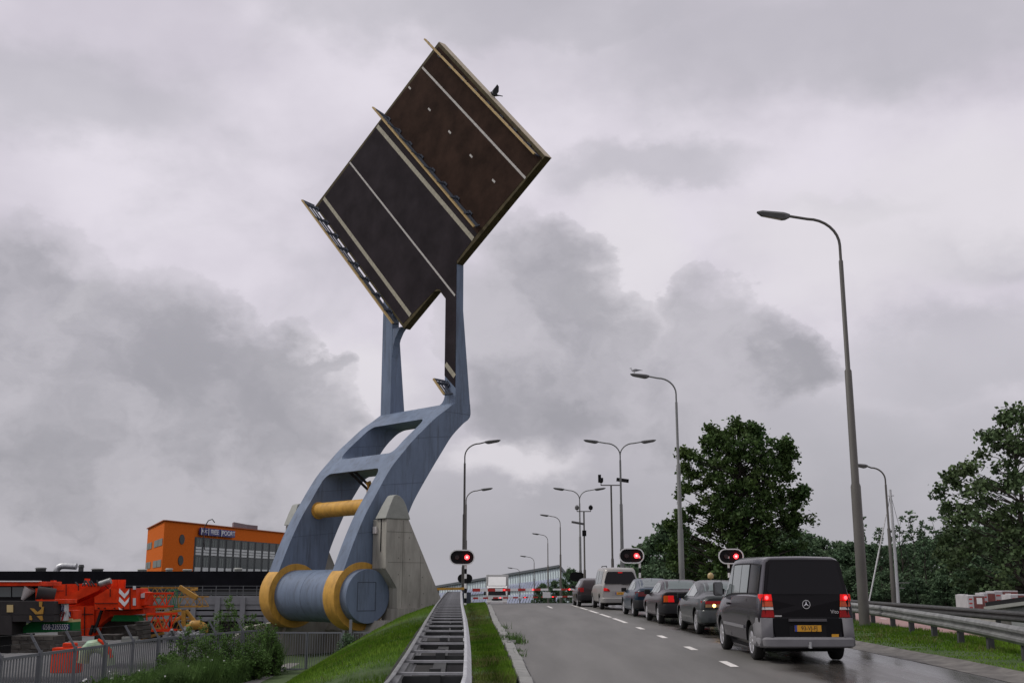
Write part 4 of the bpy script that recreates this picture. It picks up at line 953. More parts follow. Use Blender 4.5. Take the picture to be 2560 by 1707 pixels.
saloon('dark green saloon in front of the black van, left indicator lit', 'parked_car', P_alfa, alfa_st, (-1.33, 1.265), .315, 5.78, 32.35, R(1.0),
       [('rear_window', -1.42, -.86, M['glass']), ('windscreen', .38, 1.04, M['glass'])], [(.05, .92, .96, .5), (-.95, .0, .55, .97)],
       [(.28, .9, .80, .875, M['tail'], 'tail_light'), (.34, .9, .715, .795, M['amber_lit'], 'indicator')], (.30, .64, P_alfa), 5, .205, extra=alfa_x)
audi_st = [(-2.2, .38, .93, 1.0, .72, .80, .78, .66, 0), (-2.12, .30, .95, 1.04, .79, .835, .80, .68, 0), (-1.8, .25, .96, 1.05, .81, .845, .81, .69, 0), (-1.5, .23, .95, 1.08, .82, .848, .81, .66, 0), (-1.15, .22, .94, 1.26, .82, .848, .81, .60, 0), (-.85, .22, .94, 1.37, .82, .848, .81, .575, 0), (-.3, .21, .93, 1.40, .82, .848, .81, .575, 0), (.25, .21, .92, 1.37, .82, .848, .81, .575, 0),
           (.7, .21, .9, 1.2, .82, .845, .80, .60, 0), (1.1, .22, .88, .98, .81, .84, .8, .66, 0), (1.6, .23, .84, .90, .80, .835, .78, .62, 0), (2.05, .26, .76, .82, .76, .80, .72, .55, 0), (2.2, .34, .6, .68, .66, .72, .62, .5, 0)]
def audi_x(t, s_, yr0):
    m = MB(); q = s_.top(-.8, .0); m.tube([q, q + Vector((0, -.03, .22))], .009, 6); m.build('aerial', M['black'], t)
    f = MB(); f.box((-.44, yr0 - .022, .70), (.44, yr0 - .005, .90)); f.build('tail_panel', M['trim'], t)
    w_ = MB(); w_.box((-.70, yr0 - .01, .935), (.70, yr0 + .12, .985)); w_.build('boot_lip', M['trim'], t, bevel=.01)
saloon('dark maroon saloon with wide orange and red tail lights behind the teal hatchback', 'parked_car', P_audi, audi_st, (-1.28, 1.27), .30, 5.52, 38.6, R(1.6),
       [('rear_window', -1.46, -.92, M['glass']), ('windscreen', .34, 1.04, M['glass'])], [(-.05, .88, .96, .5), (-.75, -.1, .93, .97), (-1.15, -.80, .55, .93)],
       [(.42, .62, .70, .90, M['tail_lit'], 'tail_light'), (.62, .9, .70, .90, M['amber'], 'indicator')], (.32, .64, M['trim']), 6, .19, extra=audi_x, pl=('GX-FB-41', .80))
lag_st = [(-2.22, .38, .88, .98, .70, .78, .76, .66, 0), (-2.12, .30, .92, 1.06, .80, .85, .82, .70, 0), (-1.85, .25, .95, 1.12, .83, .87, .84, .68, 0), (-1.45, .22, .95, 1.27, .84, .875, .84, .62, 0), (-.95, .21, .95, 1.40, .84, .876, .84, .60, 0), (-.3, .2, .94, 1.43, .84, .876, .84, .60, 0), (.3, .2, .92, 1.39, .84, .875, .84, .60, 0),
          (.8, .2, .9, 1.2, .84, .87, .83, .62, 0), (1.2, .21, .87, .98, .83, .865, .81, .66, 0), (1.7, .23, .80, .87, .81, .85, .77, .6, 0), (2.05, .27, .68, .76, .76, .80, .7, .5, 0), (2.25, .34, .54, .6, .62, .68, .58, .4, 0)]
def lag_x(t, s_, yr0):
    ant(t, s_, yr0); m = MB(); q = s_.top(-1.98, .0); m.tube([q, q + Vector((.25, .12, .07))], .012, 6); m.build('rear_wiper', M['black'], t)
saloon('dark teal hatchback with dark red tail lights behind the silver van', 'parked_car', P_lag, lag_st, (-1.35, 1.32), .31, 5.42, 45.3, R(2.2),
       [('rear_window', -1.95, -1.05, M['glass']), ('windscreen', .38, 1.12, M['glass'])], [(.0, .95, .96, .5), (-.75, -.05, .93, .97), (-1.35, -.80, .5, .93)],
       [(.40, .9, .76, .93, mat('dark_red_lens', (.13, .012, .016), .25), 'tail_light')], (.30, .62, M['trim']), 6, .2, extra=lag_x)
# --- silver people carrier
mv = thing('van', (0, 0, 0), 'silver van with lit high brake light ahead of the teal hatchback', 'van', QUEUE)
P_sil = paint('champagne_silver_paint', (.30, .29, .275), .3)
st = [(-2.33, .42, 1.05, 1.80, .74, .82, .80, .60, .22), (-2.25, .36, 1.10, 1.86, .84, .88, .86, .66, .2), (-2.0, .32, 1.12, 1.90, .87, .905, .885, .71, .1), (-1.2, .30, 1.12, 1.925, .88, .91, .89, .73, 0), (.2, .3, 1.10, 1.92, .88, .91, .89, .73, 0),
      (.7, .3, 1.08, 1.84, .88, .91, .88, .72, 0), (1.1, .3, 1.06, 1.52, .87, .91, .87, .70, 0), (1.5, .3, 1.02, 1.2, .86, .90, .85, .68, 0), (1.9, .32, .9, .98, .84, .88, .8, .62, 0), (2.3, .36, .65, .72, .76, .80, .66, .5, 0)]
sh2 = Shell(st, 5); car_body(mv, sh2, P_sil, (-1.45, 1.4), .33, .39)
for y in (-1.45, 1.4):
    for sx in (-1, 1): wheel(mv, sx * .88, y, .33, .2, sx, .2, 6)
for sx in (-1, 1):
    for y0, y1, fa, fb in ((.35, 1.3, .94, .5), (-.6, .25, .94, .94), (-1.9, -.7, .9, .94)):
        m = MB(); glass_patch(m, lambda a, f: sh2.side(a, f, sx, .01), y0, y1, lambda q: .06, lambda q: fa + (fb - fa) * q); m.build('side_window', M['glass_side'], mv, smooth=60)
    lt = MB(); x0_ = .60
    lt.hexa([Vector((sx * .50, -2.37, .83)), Vector((sx * .845, -2.30, .83)), Vector((sx * .875, -2.12, .83)), Vector((sx * .5, -2.1, .83)), Vector((sx * .56, -2.37, .93)), Vector((sx * .83, -2.29, 1.02)), Vector((sx * .87, -2.1, 1.02)), Vector((sx * .56, -2.1, .95))])
    tl = lt.build('tail_light', M['tail'], mv, bevel=.01)
    l2 = MB(); l2.box((sx * .72 - .09, -2.395, .86), (sx * .72 + .09, -2.35, .97)); l2.build('brake_lens', M['tail_lit'], tl, bevel=.02)
m = MB(); glass_patch(m, lambda a, f: sh2.top(a, f, .01), .75, 1.5, lambda q: -.93, lambda q: .93, 6, 6); m.build('windscreen', M['glass'], mv, smooth=60)
r2 = lambda x, z, o=.01: Vector((x, -2.33 + .22 * max(0, z - 1.05) / .75 - o, z))
rw = quad_panel(mv, 'rear_window', [r2(x, z) for x, z in ((-.70, 1.17), (.70, 1.17), (.76, 1.24), (.62, 1.66), (.55, 1.72), (-.55, 1.72), (-.62, 1.66), (-.76, 1.24))], M['glass_dark'], th=(0, .012, 0))
hl = MB(); hl.box((-.10, -2.17, 1.655), (.10, -2.12, 1.70)); hl.build('high_brake_light', M['tail_lit'], rw)
wp = MB(); wp.bar(r2(.05, 1.16, .02), r2(.5, 1.12, .03), .02, .02); wp.build('rear_wiper', M['black'], rw)
rc = MB(); rc.box((-.40, -2.345, .66), (.40, -2.325, .84)); rc.build('plate_recess', P_sil, mv)
plate(mv, -2.35, .74, '24-KJ-TS')
bb = [tuple(q) for q in spline([(-.91, -1.8), (-.92, -2.15), (-.8, -2.42), (-.4, -2.47), (0, -2.48), (.4, -2.47), (.8, -2.42), (.92, -2.15), (.91, -1.8)], 4)]
mb = MB(); mb.sheet([[(x * k, y * q, z) for x, y in bb] for z, k, q in ((.30, .95, .97), (.33, .99, 1), (.50, 1, 1), (.55, .985, .98), (.555, .95, .95))]); mb.build('bumper', mat('silver_bumper', (.22, .215, .205), .4), mv, smooth=35)
rr_ = MB()
for sx in (-1, 1): rr_.tube([(sx * .55, -1.6, 1.9), (sx * .55, -1.55, 1.98), (sx * .55, .2, 1.98), (sx * .55, .25, 1.9)], .018, 8)
rr_.build('roof_rail', M['trim'], mv)
ub = MB(); ub.box((-.6, -1.9, .2), (.6, 1.8, .3)); ub.build('underbody', M['black'], mv)
place_car(mv, 4.92, 55.0, R(2.6))
# --- first car at the barrier, small dark hatchback
hat_st = [(-1.98, .38, .92, 1.06, .68, .78, .76, .62, .1), (-1.88, .30, .94, 1.22, .78, .82, .8, .6, .1), (-1.6, .24, .94, 1.36, .81, .835, .81, .57, .05), (-1.0, .22, .94, 1.42, .81, .84, .81, .57, 0), (-.3, .21, .93, 1.43, .81, .84, .81, .57, 0), (.25, .21, .91, 1.37, .81, .84, .80, .57, 0), (.7, .21, .89, 1.18, .80, .835, .79, .6, 0), (1.05, .22, .86, .96, .80, .83, .77, .62, 0), (1.5, .25, .78, .84, .77, .80, .7, .55, 0), (1.9, .32, .55, .62, .64, .68, .58, .4, 0)]
saloon('near black hatchback heading the queue, half hidden by the silver van', 'parked_car', paint('dark_maroon_black_paint', (.020, .011, .012)), hat_st, (-1.15, 1.3), .29, 4.12, 60.2, R(2.6),
       [('windscreen', .34, 1.0, M['glass'])], [(-.1, .85, .96, .5), (-1.3, -.2, .8, .97)],
       [(.55, .9, .74, .95, M['tail'], 'tail_light')], (.30, .60, M['trim']), 6, .19)
# --- white box lorry waiting beyond the bridge
tk = thing('truck', (-1.6, 122, zr(122)), 'white box lorry facing the camera beyond the barriers', 'truck'); tz = zr(122)
def tbox(name, lo, hi, m, par=None, bev=.03):
    mb = MB(); mb.box((lo[0] - 1.6, 122 + lo[1], tz + lo[2]), (hi[0] - 1.6, 122 + hi[1], tz + hi[2])); return mb.build(name, m, par or tk, bevel=bev)
P_w = paint('white_lorry_paint', (.62, .62, .61)); P_w2 = mat('off_white_box_panel', (.50, .50, .49), .6, var=.05)
tbox('cargo_box', (-1.2, 1.2, .9), (1.2, 7.6, 3.45), P_w2)
cb = MB(); cb.prism([(-2.67, 122 + y, tz + z) for y, z in ((-.55, .5), (-.6, 1.25), (-.28, 2.1), (.1, 2.25), (1.15, 2.25), (1.15, .5))], (2.14, 0, 0)); cab = cb.build('cab', P_w, tk, bevel=.06)
sp = MB(); sp.prism([(-2.55, 122 + y, tz + z) for y, z in ((.0, 2.26), (.95, 3.2), (1.12, 3.2), (1.12, 2.26))], (1.9, 0, 0)); sp.build('roof_spoiler', P_w, cab, bevel=.05)
ws = MB(); ws.prism([(-2.55, 122 - .612 + .0, tz + 1.28), (-.65, 122 - .612, tz + 1.28), (-.72, 122 - .33, tz + 2.02), (-2.48, 122 - .33, tz + 2.02)], (0, .02, .01)); ws.build('windscreen', M['glass_dark'], cab)
tbox('bumper', (-1.1, -.72, .3), (1.1, -.5, .68), P_w, cab); tbox('grille', (-.55, -.622, .75), (.55, -.6, 1.0), M['trim'], cab, 0)
for sx in (-1, 1):
    tbox('headlight', (sx * .82 - .18, -.735, .46), (sx * .82 + .18, -.715, .62), M['clear'], cab, .01); tbox('mirror', (sx * 1.28 - .1, -.35, 1.3), (sx * 1.28 + .1, -.2, 1.8), M['black'], cab)
    for yy in (.35, 5.6):
        w_ = MB(); w_.tube([(-1.6 + sx * .78, 122 + yy, tz + .42), (-1.6 + sx * 1.06, 122 + yy, tz + .42)], .42, 24); w_.build('wheel', M['tyre'], tk, smooth=40)
for sx in (-.12, .12): tbox('number_board', (-.2, -.735, .36), (.2, -.722, .45), M['plate'], cab, 0) if sx < 0 else None
wn_ = MB(); wn_.box((-1.9, 122 + 1.17, tz + 2.35), (-1.2, 122 + 1.19, tz + 2.9)); wn_.build('box_vent', M['glass_dark'], tk)

# ------------------------------------------------------------------ buildings
M['orange_brick'] = mat('orange_brick', (.58, .125, .014), .9, var=.12, vscale=6, spec=.1)
M['dark_fascia'] = mat('dark_roof_fascia', (.007, .007, .010), .8, var=.3, vscale=.6, spec=.1)
M['win'] = mat('office_window_glass', (.035, .045, .045), .15, spec=.4); M['win_frame'] = mat('dark_window_mullion', (.018, .022, .026), .5)
M['panel'] = mat('pale_spandrel_panel', (.50, .52, .53), .55, var=.1, vscale=2); M['blind'] = mat('window_blind', (.16, .18, .175), .8)
M['conc_light'] = mat('pale_concrete_wall', (.20, .205, .215), .85, var=.12, vscale=1.5); M['sign_blue'] = mat('sign_blue', (.02, .025, .16), .45)
def face_frame(p0, p1, z0):                # wall plane through two ground points: returns fn(s, z, out) with s in metres along it
    p0 = Vector((p0.x, p0.y, 0)); p1 = Vector((p1.x, p1.y, 0)); L_ = (p1 - p0).length; dx = (p1 - p0) / L_; n = Vector((dx.y, -dx.x, 0))
    if n.y > 0: n = -n
    return (lambda s, z, o=0.0: p0 + dx * s + n * o + Vector((0, 0, z))), L_, dx, n
def build_office():
    D0 = 170.0; c = at(412, 1301, D0); zt = c.z; e = at(704, 1332, D0 * 164 / 133); l = at(370, 1322, D0 * 164 / 143); e = c + (e - c) * 1.12
    t = thing('office_building', Vector((c.x, c.y, LOW)), 'orange brick office block with dark window strips behind the black roofed warehouse', 'building')
    back = l + (e - c)
    m = MB(); m.prism([Vector((p.x, p.y, LOW)) for p in (c, e, back, l)], (0, 0, zt - LOW)); wall = m.build('wall', M['orange_brick'], t)
    cp = MB()
    for a, b in ((c, e), (l, c)): cp.bar(Vector((a.x, a.y, zt + .05)), Vector((b.x, b.y, zt + .05)), .5, .14)
    cp.build('roof_edge', mat('dark_orange_coping', (.34, .08, .02), .7), wall)
    W_, Lf, dx, n = face_frame(c, e, LOW)
    # rows of dark glazing with pale spandrel panels; heights read off the facade
    sp = lambda px: None
    def s_at(px):                          # distance along the facade of picture column px
        r = ray(px, 1400); k_ = (c.x * dx.y - c.y * dx.x) / (r.x * dx.y - r.y * dx.x); q = Vector((r.x, r.y, 0)) * k_; return (q - Vector((c.x, c.y, 0))).dot(dx)
    x0 = s_at(487); xs = [s_at(470 + q / 9.408) for q in (150, 335, 515, 700, 880, 1060, 1235, 1405, 1570, 1740, 1900, 2060)]
    xs += [xs[-1] + (xs[-1] - xs[-2]) * k for k in (1, 2, 3, 4, 5)]
    zrow = lambda py: EYE + (1465 - py) / F_PX * D0 * (1 + .0) * 1.035
    zz = {'top': zrow(1300 + 430 / 9.408), 'w1b': zrow(1300 + 630 / 9.408), 's1b': zrow(1300 + 835 / 9.408), 'w2b': zrow(1300 + 1105 / 9.408), 's2b': zrow(1300 + 1300 / 9.408)}
    dk = MB(); dk.prism([W_(xs[0] - .3, zz['s2b'] - 1.5, .04), W_(Lf - .3, zz['s2b'] - 1.5, .04), W_(Lf - .3, zz['top'] + .12, .04), W_(xs[0] - .3, zz['top'] + .12, .04)], n * -.03); strip = dk.build('window_strip', M['win_frame'], wall)
    for a, b in zip(xs[:-1], xs[1:]):
        wd = b - a; g_ = wd * .10; q0, q1 = a + g_ * .3, b - wd * .24
        if q1 > Lf: break
        for zb, zt_, kind in ((zz['w1b'], zz['top'], 0), (zz['w2b'], zz['s1b'] - .1, 0), (zz['s1b'], zz['w1b'], 1), (zz['s2b'] - 1.2, zz['w2b'], 1)):
            m = MB()
            if kind == 0:
                m.prism([W_(q0, zb, .06), W_(q1, zb, .06), W_(q1, zt_, .06), W_(q0, zt_, .06)], n * .02); wn = m.build('window', M['win'], strip)
                bl = MB()
                if random.random() < .8:
                    for f in (.22, .62): 
                        hh = random.uniform(.0, .12); bl.prism([W_(q0 + (q1 - q0) * f, zb + .1, .085), W_(q0 + (q1 - q0) * (f + .17), zb + .1, .085), W_(q0 + (q1 - q0) * (f + .17), zt_ - .15 - hh, .085), W_(q0 + (q1 - q0) * f, zt_ - .15 - hh, .085)], n * .01)
                    bl.build('blind', M['blind'], wn)
            else:
                k = 3; h_ = (zt_ - zb) / k
                for i in range(k): m.prism([W_(q0, zb + i * h_ + .05, .07), W_(q1, zb + i * h_ + .05, .07), W_(q1, zb + (i + 1) * h_ - .05, .07), W_(q0, zb + (i + 1) * h_ - .05, .07)], n * .02)
                m.build('spandrel_panel', M['panel'], strip)
    for py in (1280 + 237 / 3.2667, 1280 + 402 / 3.2667):          # round windows
        s0 = s_at(1473 / 3.2667); z0 = zrow(py); m = MB(); m.tube([W_(s0, z0, -.05), W_(s0, z0, .1)], .75, 20); m.build('round_window', M['win_frame'], wall, smooth=40)
    V_, L2, dx2, n2 = face_frame(c, l, LOW)
    for py0, py1 in ((1280 + 235 / 3.2667, 1280 + 290 / 3.2667), (1280 + 400 / 3.2667, 1280 + 455 / 3.2667)):
        z1, z0 = zrow(py0), zrow(py1)
        for a, b in ((.04, .26), (.28, .50), (.66, .80), (.82, .96)):
            m = MB(); m.prism([V_(L2 * a, z0, .05), V_(L2 * b, z0, .05), V_(L2 * b, z1, .05), V_(L2 * a, z1, .05)], n2 * .02); m.build('window', M['blind'], wall)
    ac = MB(); p = at(1905 / 3.2667, 1330, 196); q = at(2027 / 3.2667, 1330, 205); hh = 3.6
    ac.prism([Vector((p.x, p.y, zt - .2)), Vector((q.x, q.y, zt - .2)), Vector((q.x + 1, q.y + 3, zt - .2)), Vector((p.x - 1.0, p.y + 3, zt - .2))], (0, 0, 1.45)); ac.build('roof_plant_box', mat('grey_plant_cladding', (.10, .10, .12), .6), t)
    # the boxed sign in three panels
    za, zb = zrow(1280 + 190 / 3.2667), zrow(1280 + 132 / 3.2667)
    sg = thing('building_sign', W_(s_at(489), za, .3), 'blue boxed sign with white letters high on the orange office block', 'sign')
    for (pa, pb, txt) in ((490, 505.5, 'ROC'), (508, 539, 'FRIESE'), (541, 576, 'POORT')):
        a, b = s_at(pa), s_at(pb); dz = 0; m = MB(); m.prism([W_(a, za, .25), W_(b, za, .25), W_(b, zb, .25), W_(a, zb, .25)], n * .35); bx_ = m.build('sign_panel', M['sign_blue'], sg)
        m = MB(); m.prism([W_(a, za, .61), W_(a + .22, za, .61), W_(a + .22, zb, .61), W_(a, zb, .61)], n * .02); m.build('white_edge', M['panel'], bx_)
        ct = W_((a + b) / 2 + .1, (za + zb) / 2, .62) ; szz = (zb - za) * (.95 if txt != 'ROC' else .6); wdt = (b - a) * .86 / max(1, len(txt) * szz * .62)
        text_mesh('sign_lettering', txt, szz, M['text_white'], bx_, ct - sg.location, dx, (0, 0, 1), .02, sx=wdt)
build_office()
hk = thing('roof_hook', at(515, 1340, 170.5), 'curved dark steel hoist arm on the roof edge of the orange block', 'hoist')
m = MB(); h0 = at(514, 1338, 176); m.tube([h0 + Vector(q) for q in ((0, 0, -2.2), (-.3, 0, 0), (-.2, 0, 1.4), (.3, 0, 2.3), (.9, 0, 2.5), (1.3, 0, 2.0))], .08, 8); m.build('hoist_arm', M['win_frame'], hk, smooth=50)
def build_warehouse():
    Y = 128.0; zt = at(300, 1280 + 481 / 3.2667, Y).z; zb = at(300, 1280 + 625 / 3.2667, Y).z; x0 = -95; x1 = at(680, 1440, Y).x + 12
    t = thing('warehouse', (x0 + 40, Y, LOW), 'long low warehouse with a deep black roof fascia behind the cranes', 'building')
    m = MB(); m.box((x0, Y, zb), (x1, Y + 40, zt)); m.build('roof_fascia', M['dark_fascia'], t)
    m = MB(); m.box((x0, Y + .6, LOW), (x1 - .3, Y + 39, zb - .003)); wall = m.build('wall', mat('dark_glazed_wall', (.035, .037, .042), .4), t)
    m = MB()
    for x in np.arange(at(330, 1480, Y).x, x1, 2.9): m.box((x, Y + .45, at(300, 1500, Y).z), (x + .12, Y + .62, zb))
    m.bar((at(330, 1480, Y).x, Y + .5, zb - .55), (x1, Y + .5, zb - .55), .1, .1); m.build('mullions', mat('grey_mullion', (.15, .16, .17), .5), wall)
    return t, Y, zt
wh, WY, WZ = build_warehouse()
def roof_vent(px, w_, h_, name, label, kind):
    p = at(px, 1429, WY + 1.5)
    m = MB(); w_ *= .62; h_ *= .8
    if kind == 'duct':
        pts = [(p.x - 1.0, p.y, WZ - .2), (p.x - 1.0, p.y, WZ + .15), (p.x - .8, p.y, WZ + .45), (p.x - .3, p.y, WZ + .62), (p.x + 1.2, p.y, WZ + .55)]
        m.tube([tuple(q) for q in spline(pts, 4)], .36, 16); o = m.build(name, M['galv'], smooth=50, loc=p)
    else:
        m.tube([(p.x, p.y, WZ - .2), (p.x, p.y, WZ + h_ * .6), (p.x, p.y, WZ + h_ * .62), (p.x, p.y, WZ + h_)], [w_, w_, w_ * 1.25, w_ * .9], 16); o = m.build(name, M['cap'] if kind == 'pale' else M['galv_dark'], smooth=35, loc=p)
    return tag(o, label, 'roof vent')
roof_vent(535 / 3.2667, 0, 0, 'roof_duct', 'silver curved ventilation duct on the black warehouse roof', 'duct')
roof_vent(332 / 3.2667, .9, .55, 'roof_vent', 'grey roof cowl left of the silver duct', 'dark'); roof_vent(660 / 3.2667, .45, .95, 'roof_vent', 'slim roof vent right of the silver duct', 'dark')
roof_vent(795 / 3.2667, 1.0, .4, 'roof_vent', 'low black roof box between the silver duct and the orange block', 'dark'); roof_vent(1160 / 3.2667, .8, .35, 'roof_vent', 'flat pale roof cowl at the left edge of the orange block', 'pale')
roof_vent(1380 / 3.2667, .6, .45, 'roof_vent', 'cream roof cowl under the round windows', 'pale'); roof_vent(1530 / 3.2667, .8, .3, 'roof_vent', 'flat pale roof cowl below the first window strip', 'pale'); roof_vent(1945 / 3.2667, .7, .5, 'roof_vent', 'cream roof cowl nearest the yellow counterweight ring', 'pale')
def build_retaining():
    Y = 84.0; zt = at(500, 1489, Y).z; x0 = at(300, 1500, Y).x; x1 = at(690, 1500, Y).x
    t = thing('concrete_wall', ((x0 + x1) / 2, Y, LOW), 'pale concrete ramp wall with slatted openings behind the tall weeds', 'wall')
    m = MB(); m.box((x0, Y, at(0, 1510, Y).z), (x1, Y + .5, zt)); m.build('parapet', M['conc_light'], t)
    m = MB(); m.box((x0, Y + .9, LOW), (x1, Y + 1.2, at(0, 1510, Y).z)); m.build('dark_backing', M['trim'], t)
    for k, (a, b) in enumerate(((1510, 1523), (1527, 1537), (1541, 1552))):
        m = MB(); m.box((x0, Y + .1, at(0, b, Y).z), (x1, Y + .4, at(0, a, Y).z)); m.build('concrete_slat', M['conc_light'], t)
    for px in (360, 420, 485, 545, 608, 668):
        m = MB(); x = at(px, 1500, Y).x; m.box((x - .18, Y - .15, LOW), (x + .18, Y + .05, zt - .1)); m.build('pillar', M['conc_light'], t)
    m = MB()
    for px in np.arange(300, 690, 34):
        x = at(px, 1480, Y).x; m.bar((x, Y + .2, zt), (x, Y + .2, at(px, 1463, Y).z), .05, .05)
    for py in (1464, 1472, 1480): m.bar((x0, Y + .2, at(0, py, Y).z), (x1, Y + .2, at(0, py, Y).z), .04, .04)
    m.build('handrail', mat('grey_handrail', (.09, .095, .10), .5), t)
build_retaining()
def build_glass():
    Y = 260.0
    pts = [(985, 1352), (1285, 1301.5), (1316, 1340), (1330, 1352)]
    A_, Bp, Cp, Dp = [at(x * K, y * K, Y) for x, y in pts]
    t = thing('glass_building', ((A_.x + Dp.x) / 2, Y, -3), 'long wedge roofed glass building with slanted blue solar panels on the horizon', 'building')
    zt_ = lambda x: float(np.interp(x, [A_.x, Bp.x, Cp.x, Dp.x], [A_.z, Bp.z, Cp.z, Dp.z]))
    def Q(x, f, o=0.0):                      # point on the leaning glass front: f 0 = foot, 1 = eaves
        h_ = zt_(x) + 4; return Vector((x, Y - h_ * .9 * (1 - f) - o, -4 + h_ * f + o * .6))
    cols = list(np.linspace(A_.x, Bp.x, 12)) + [Cp.x, Dp.x]
    m = MB(); m.sheet([[Q(x, 0), Q(x, 1), Vector((x, Y + 40, zt_(x))), Vector((x, Y + 40, -4))] for x in cols]); wall = m.build('glass_wall', mat('pale_green_glazing', (.52, .61, .61), .3, var=.12, vscale=.15), t)
    rf = MB(); rf.bar(A_ + Vector((0, -.3, .25)), Bp + Vector((0, -.3, .25)), .8, .5); rf.bar(Bp + Vector((0, -.3, .25)), Cp + Vector((0, -.3, .25)), .8, .5); rf.bar(Cp + Vector((0, -.3, .25)), Dp + Vector((0, -.3, .25)), .8, .5); rf.build('roof_edge', mat('grey_roof_edge', (.20, .22, .23), .5), t)
    ml = MB()
    for i in range(60):
        x = A_.x + (Dp.x - A_.x) * (i + .5) / 60; ml.bar(Q(x, .05, .1), Q(x, .98, .1), .12, .12)
    ml.build('mullions', mat('grey_glazing_bar', (.22, .25, .27), .5), wall)
    sol = mat('blue_solar_panel', (.27, .30, .40), .4, var=.15, vscale=.4)
    for fa_, fb_ in ((.22, .44), (.54, .74)):
        m = MB()
        for i in range(46):
            a = A_.x + (Bp.x - 1 - A_.x) * (i + .1) / 46; b = a + (Bp.x - A_.x) / 46 * .72
            m.prism([Q(a, fa_, .4), Q(b, fa_, .4), Q(b, fb_, .4) + Vector((.8, 0, 0)), Q(a, fb_, .4) + Vector((.8, 0, 0))], (0, .1, 0))
        m.build('solar_panels', sol, wall)
build_glass()

# ------------------------------------------------------------------ the crane yard on the left
M['crane'] = mat('crane_orange_red_paint', (.62, .040, .007), .6, var=.28, vscale=1.6, spec=.12); M['crane2'] = mat('faded_orange_paint', (.50, .20, .03), .6, var=.2, vscale=2)
M['cw'] = mat('dark_counterweight_blocks', (.022, .019, .019), .85, var=.25, vscale=2); M['green'] = mat('crane_green_stripe', (.006, .115, .03), .6, spec=.15); M['cream'] = mat('cream_stripe', (.50, .38, .17), .5)
M['stone'] = mat('stacked_stone', (.045, .04, .034), .9, var=.35, vscale=2.5, bump=.3, bscale=8); M['lattice'] = mat('jib_yellow_paint', (.36, .19, .02), .55, var=.15); M['lattice_green'] = mat('jib_green_paint', (.02, .16, .07), .55); M['sblue'] = mat('panel_blue', (.012, .02, .10), .45)
K4 = 3.2667
def c4(x, y, Y): return at(x / K4, 1280 + y / K4, Y)
def slab(poly, Y, dep, name, m, par=None, bevel=.0):      # outline at real depth Y, swept back by its own depth
    mb = MB(); mb.prism([c4(x, y, Y) for x, y in poly], (0, dep, 0)); return mb.build(name, m, par, bevel=bevel)
def rect4(x0, y0, x1, y1): return [(x0, y1), (x1, y1), (x1, y0), (x0, y0)]
CY0 = 58.0
cr_ = thing('mobile_crane', c4(700, 1090, CY0), 'large orange red mobile crane with white chevrons on its boom end', 'crane')
b0 = slab([(350, 590), (860, 578), (860, 780), (520, 770), (350, 700)], CY0 + 1.6, 2.2, 'superstructure', M['crane'], cr_, .03)
bo_ = slab([(520, 690), (760, 585), (865, 578), (800, 640), (530, 760)], CY0 + .2, 1.2, 'boom_strut', M['crane'], cr_, .03)
bx_ = slab([(770, 690), (880, 625), (1110, 620), (1120, 790), (775, 795)], CY0 - .6, 1.9, 'boom_section', M['crane'], cr_, .03)
slab([(1100, 640), (1185, 655), (1180, 760), (1105, 765)], CY0, 1.4, 'boom_head', M['crane'], cr_, .03)
for y0 in (622, 690, 758):                                           # white chevrons
    p = [(975, y0), (1018, y0 + 45), (1057, y0 + 2), (1050, y0 + 38), (1016, y0 + 80), (970, y0 + 34)]
    if y0 > 740: p = [(968, 775), (1000, 795), (975, 795)]
    slab(p, CY0 - .64, .03, 'chevron', M['white'], bx_)
for y0 in (600, 700, 730): slab(rect4(1085, y0, 1108, y0 + 30), CY0 - .66, .05, 'boom_lamp', M['panel'], bx_)
slab([(1150, 665), (1180, 655), (1178, 700), (1150, 705)], CY0 - .05, .1, 'boom_lamp', M['panel'], bx_)
slab(rect4(520, 765, 770, 1010), CY0 + .4, 2.2, 'machine_house', M['crane'], cr_, .04)
slab([(580, 800), (620, 800), (620, 1010), (580, 1010)], CY0 + .2, .6, 'ladder_panel', M['crane'], cr_)
slab([(770, 800), (1170, 770), (1170, 830), (900, 850), (800, 930), (770, 1010)], CY0 + .5, 2.0, 'chassis_arm', M['crane'], cr_, .03)
slab([(930, 838), (1120, 840), (1140, 890), (905, 888)], CY0 + .2, .8, 'green_skirt', M['green'], cr_)
for x in (945, 990):
    m = MB(); p = c4(x, 590, CY0 + .6); m.tube([p + Vector((0, 0, -.5)), p + Vector((0, 0, .25))], .22, 12); m.build('winch_post', M['crane'], cr_, smooth=40)
m = MB()
for a, b in (((770, 980), (830, 800)), ((735, 1000), (760, 920))): m.bar(c4(*a, CY0 + .3), c4(*b, CY0 + .3), .16, .12)
m.build('hydraulic_hose', M['trim'], cr_)
m = MB()                                    # seams, dark gaps, hoses and bolts over the crane body
for (xa, ya), (xb, yb2), Yq in (((352, 640), (520, 640), 1.5), ((430, 592), (430, 700), 1.5), ((540, 590), (540, 690), 1.5), ((640, 585), (640, 640), 1.5), ((775, 742), (960, 742), -.66), ((900, 626), (900, 690), -.66), ((1062, 622), (1062, 790), -.66), ((690, 770), (690, 1005), .35), ((530, 800), (530, 1000), .35), ((540, 830), (760, 830), .35), ((860, 800), (1160, 792), .42), ((840, 570), (900, 640), .1), ((1112, 700), (1180, 700), -.05)):
    m.bar(c4(xa, ya, CY0 + Yq), c4(xb, yb2, CY0 + Yq), .05, .03)
for i in range(9):
    xa = 640 + i * 28 + random.uniform(-8, 8); m.bar(c4(xa, 600, CY0 + .1), c4(xa + random.uniform(-30, 30), 560 + random.uniform(-4, 12), CY0 + .4), .06, .05)
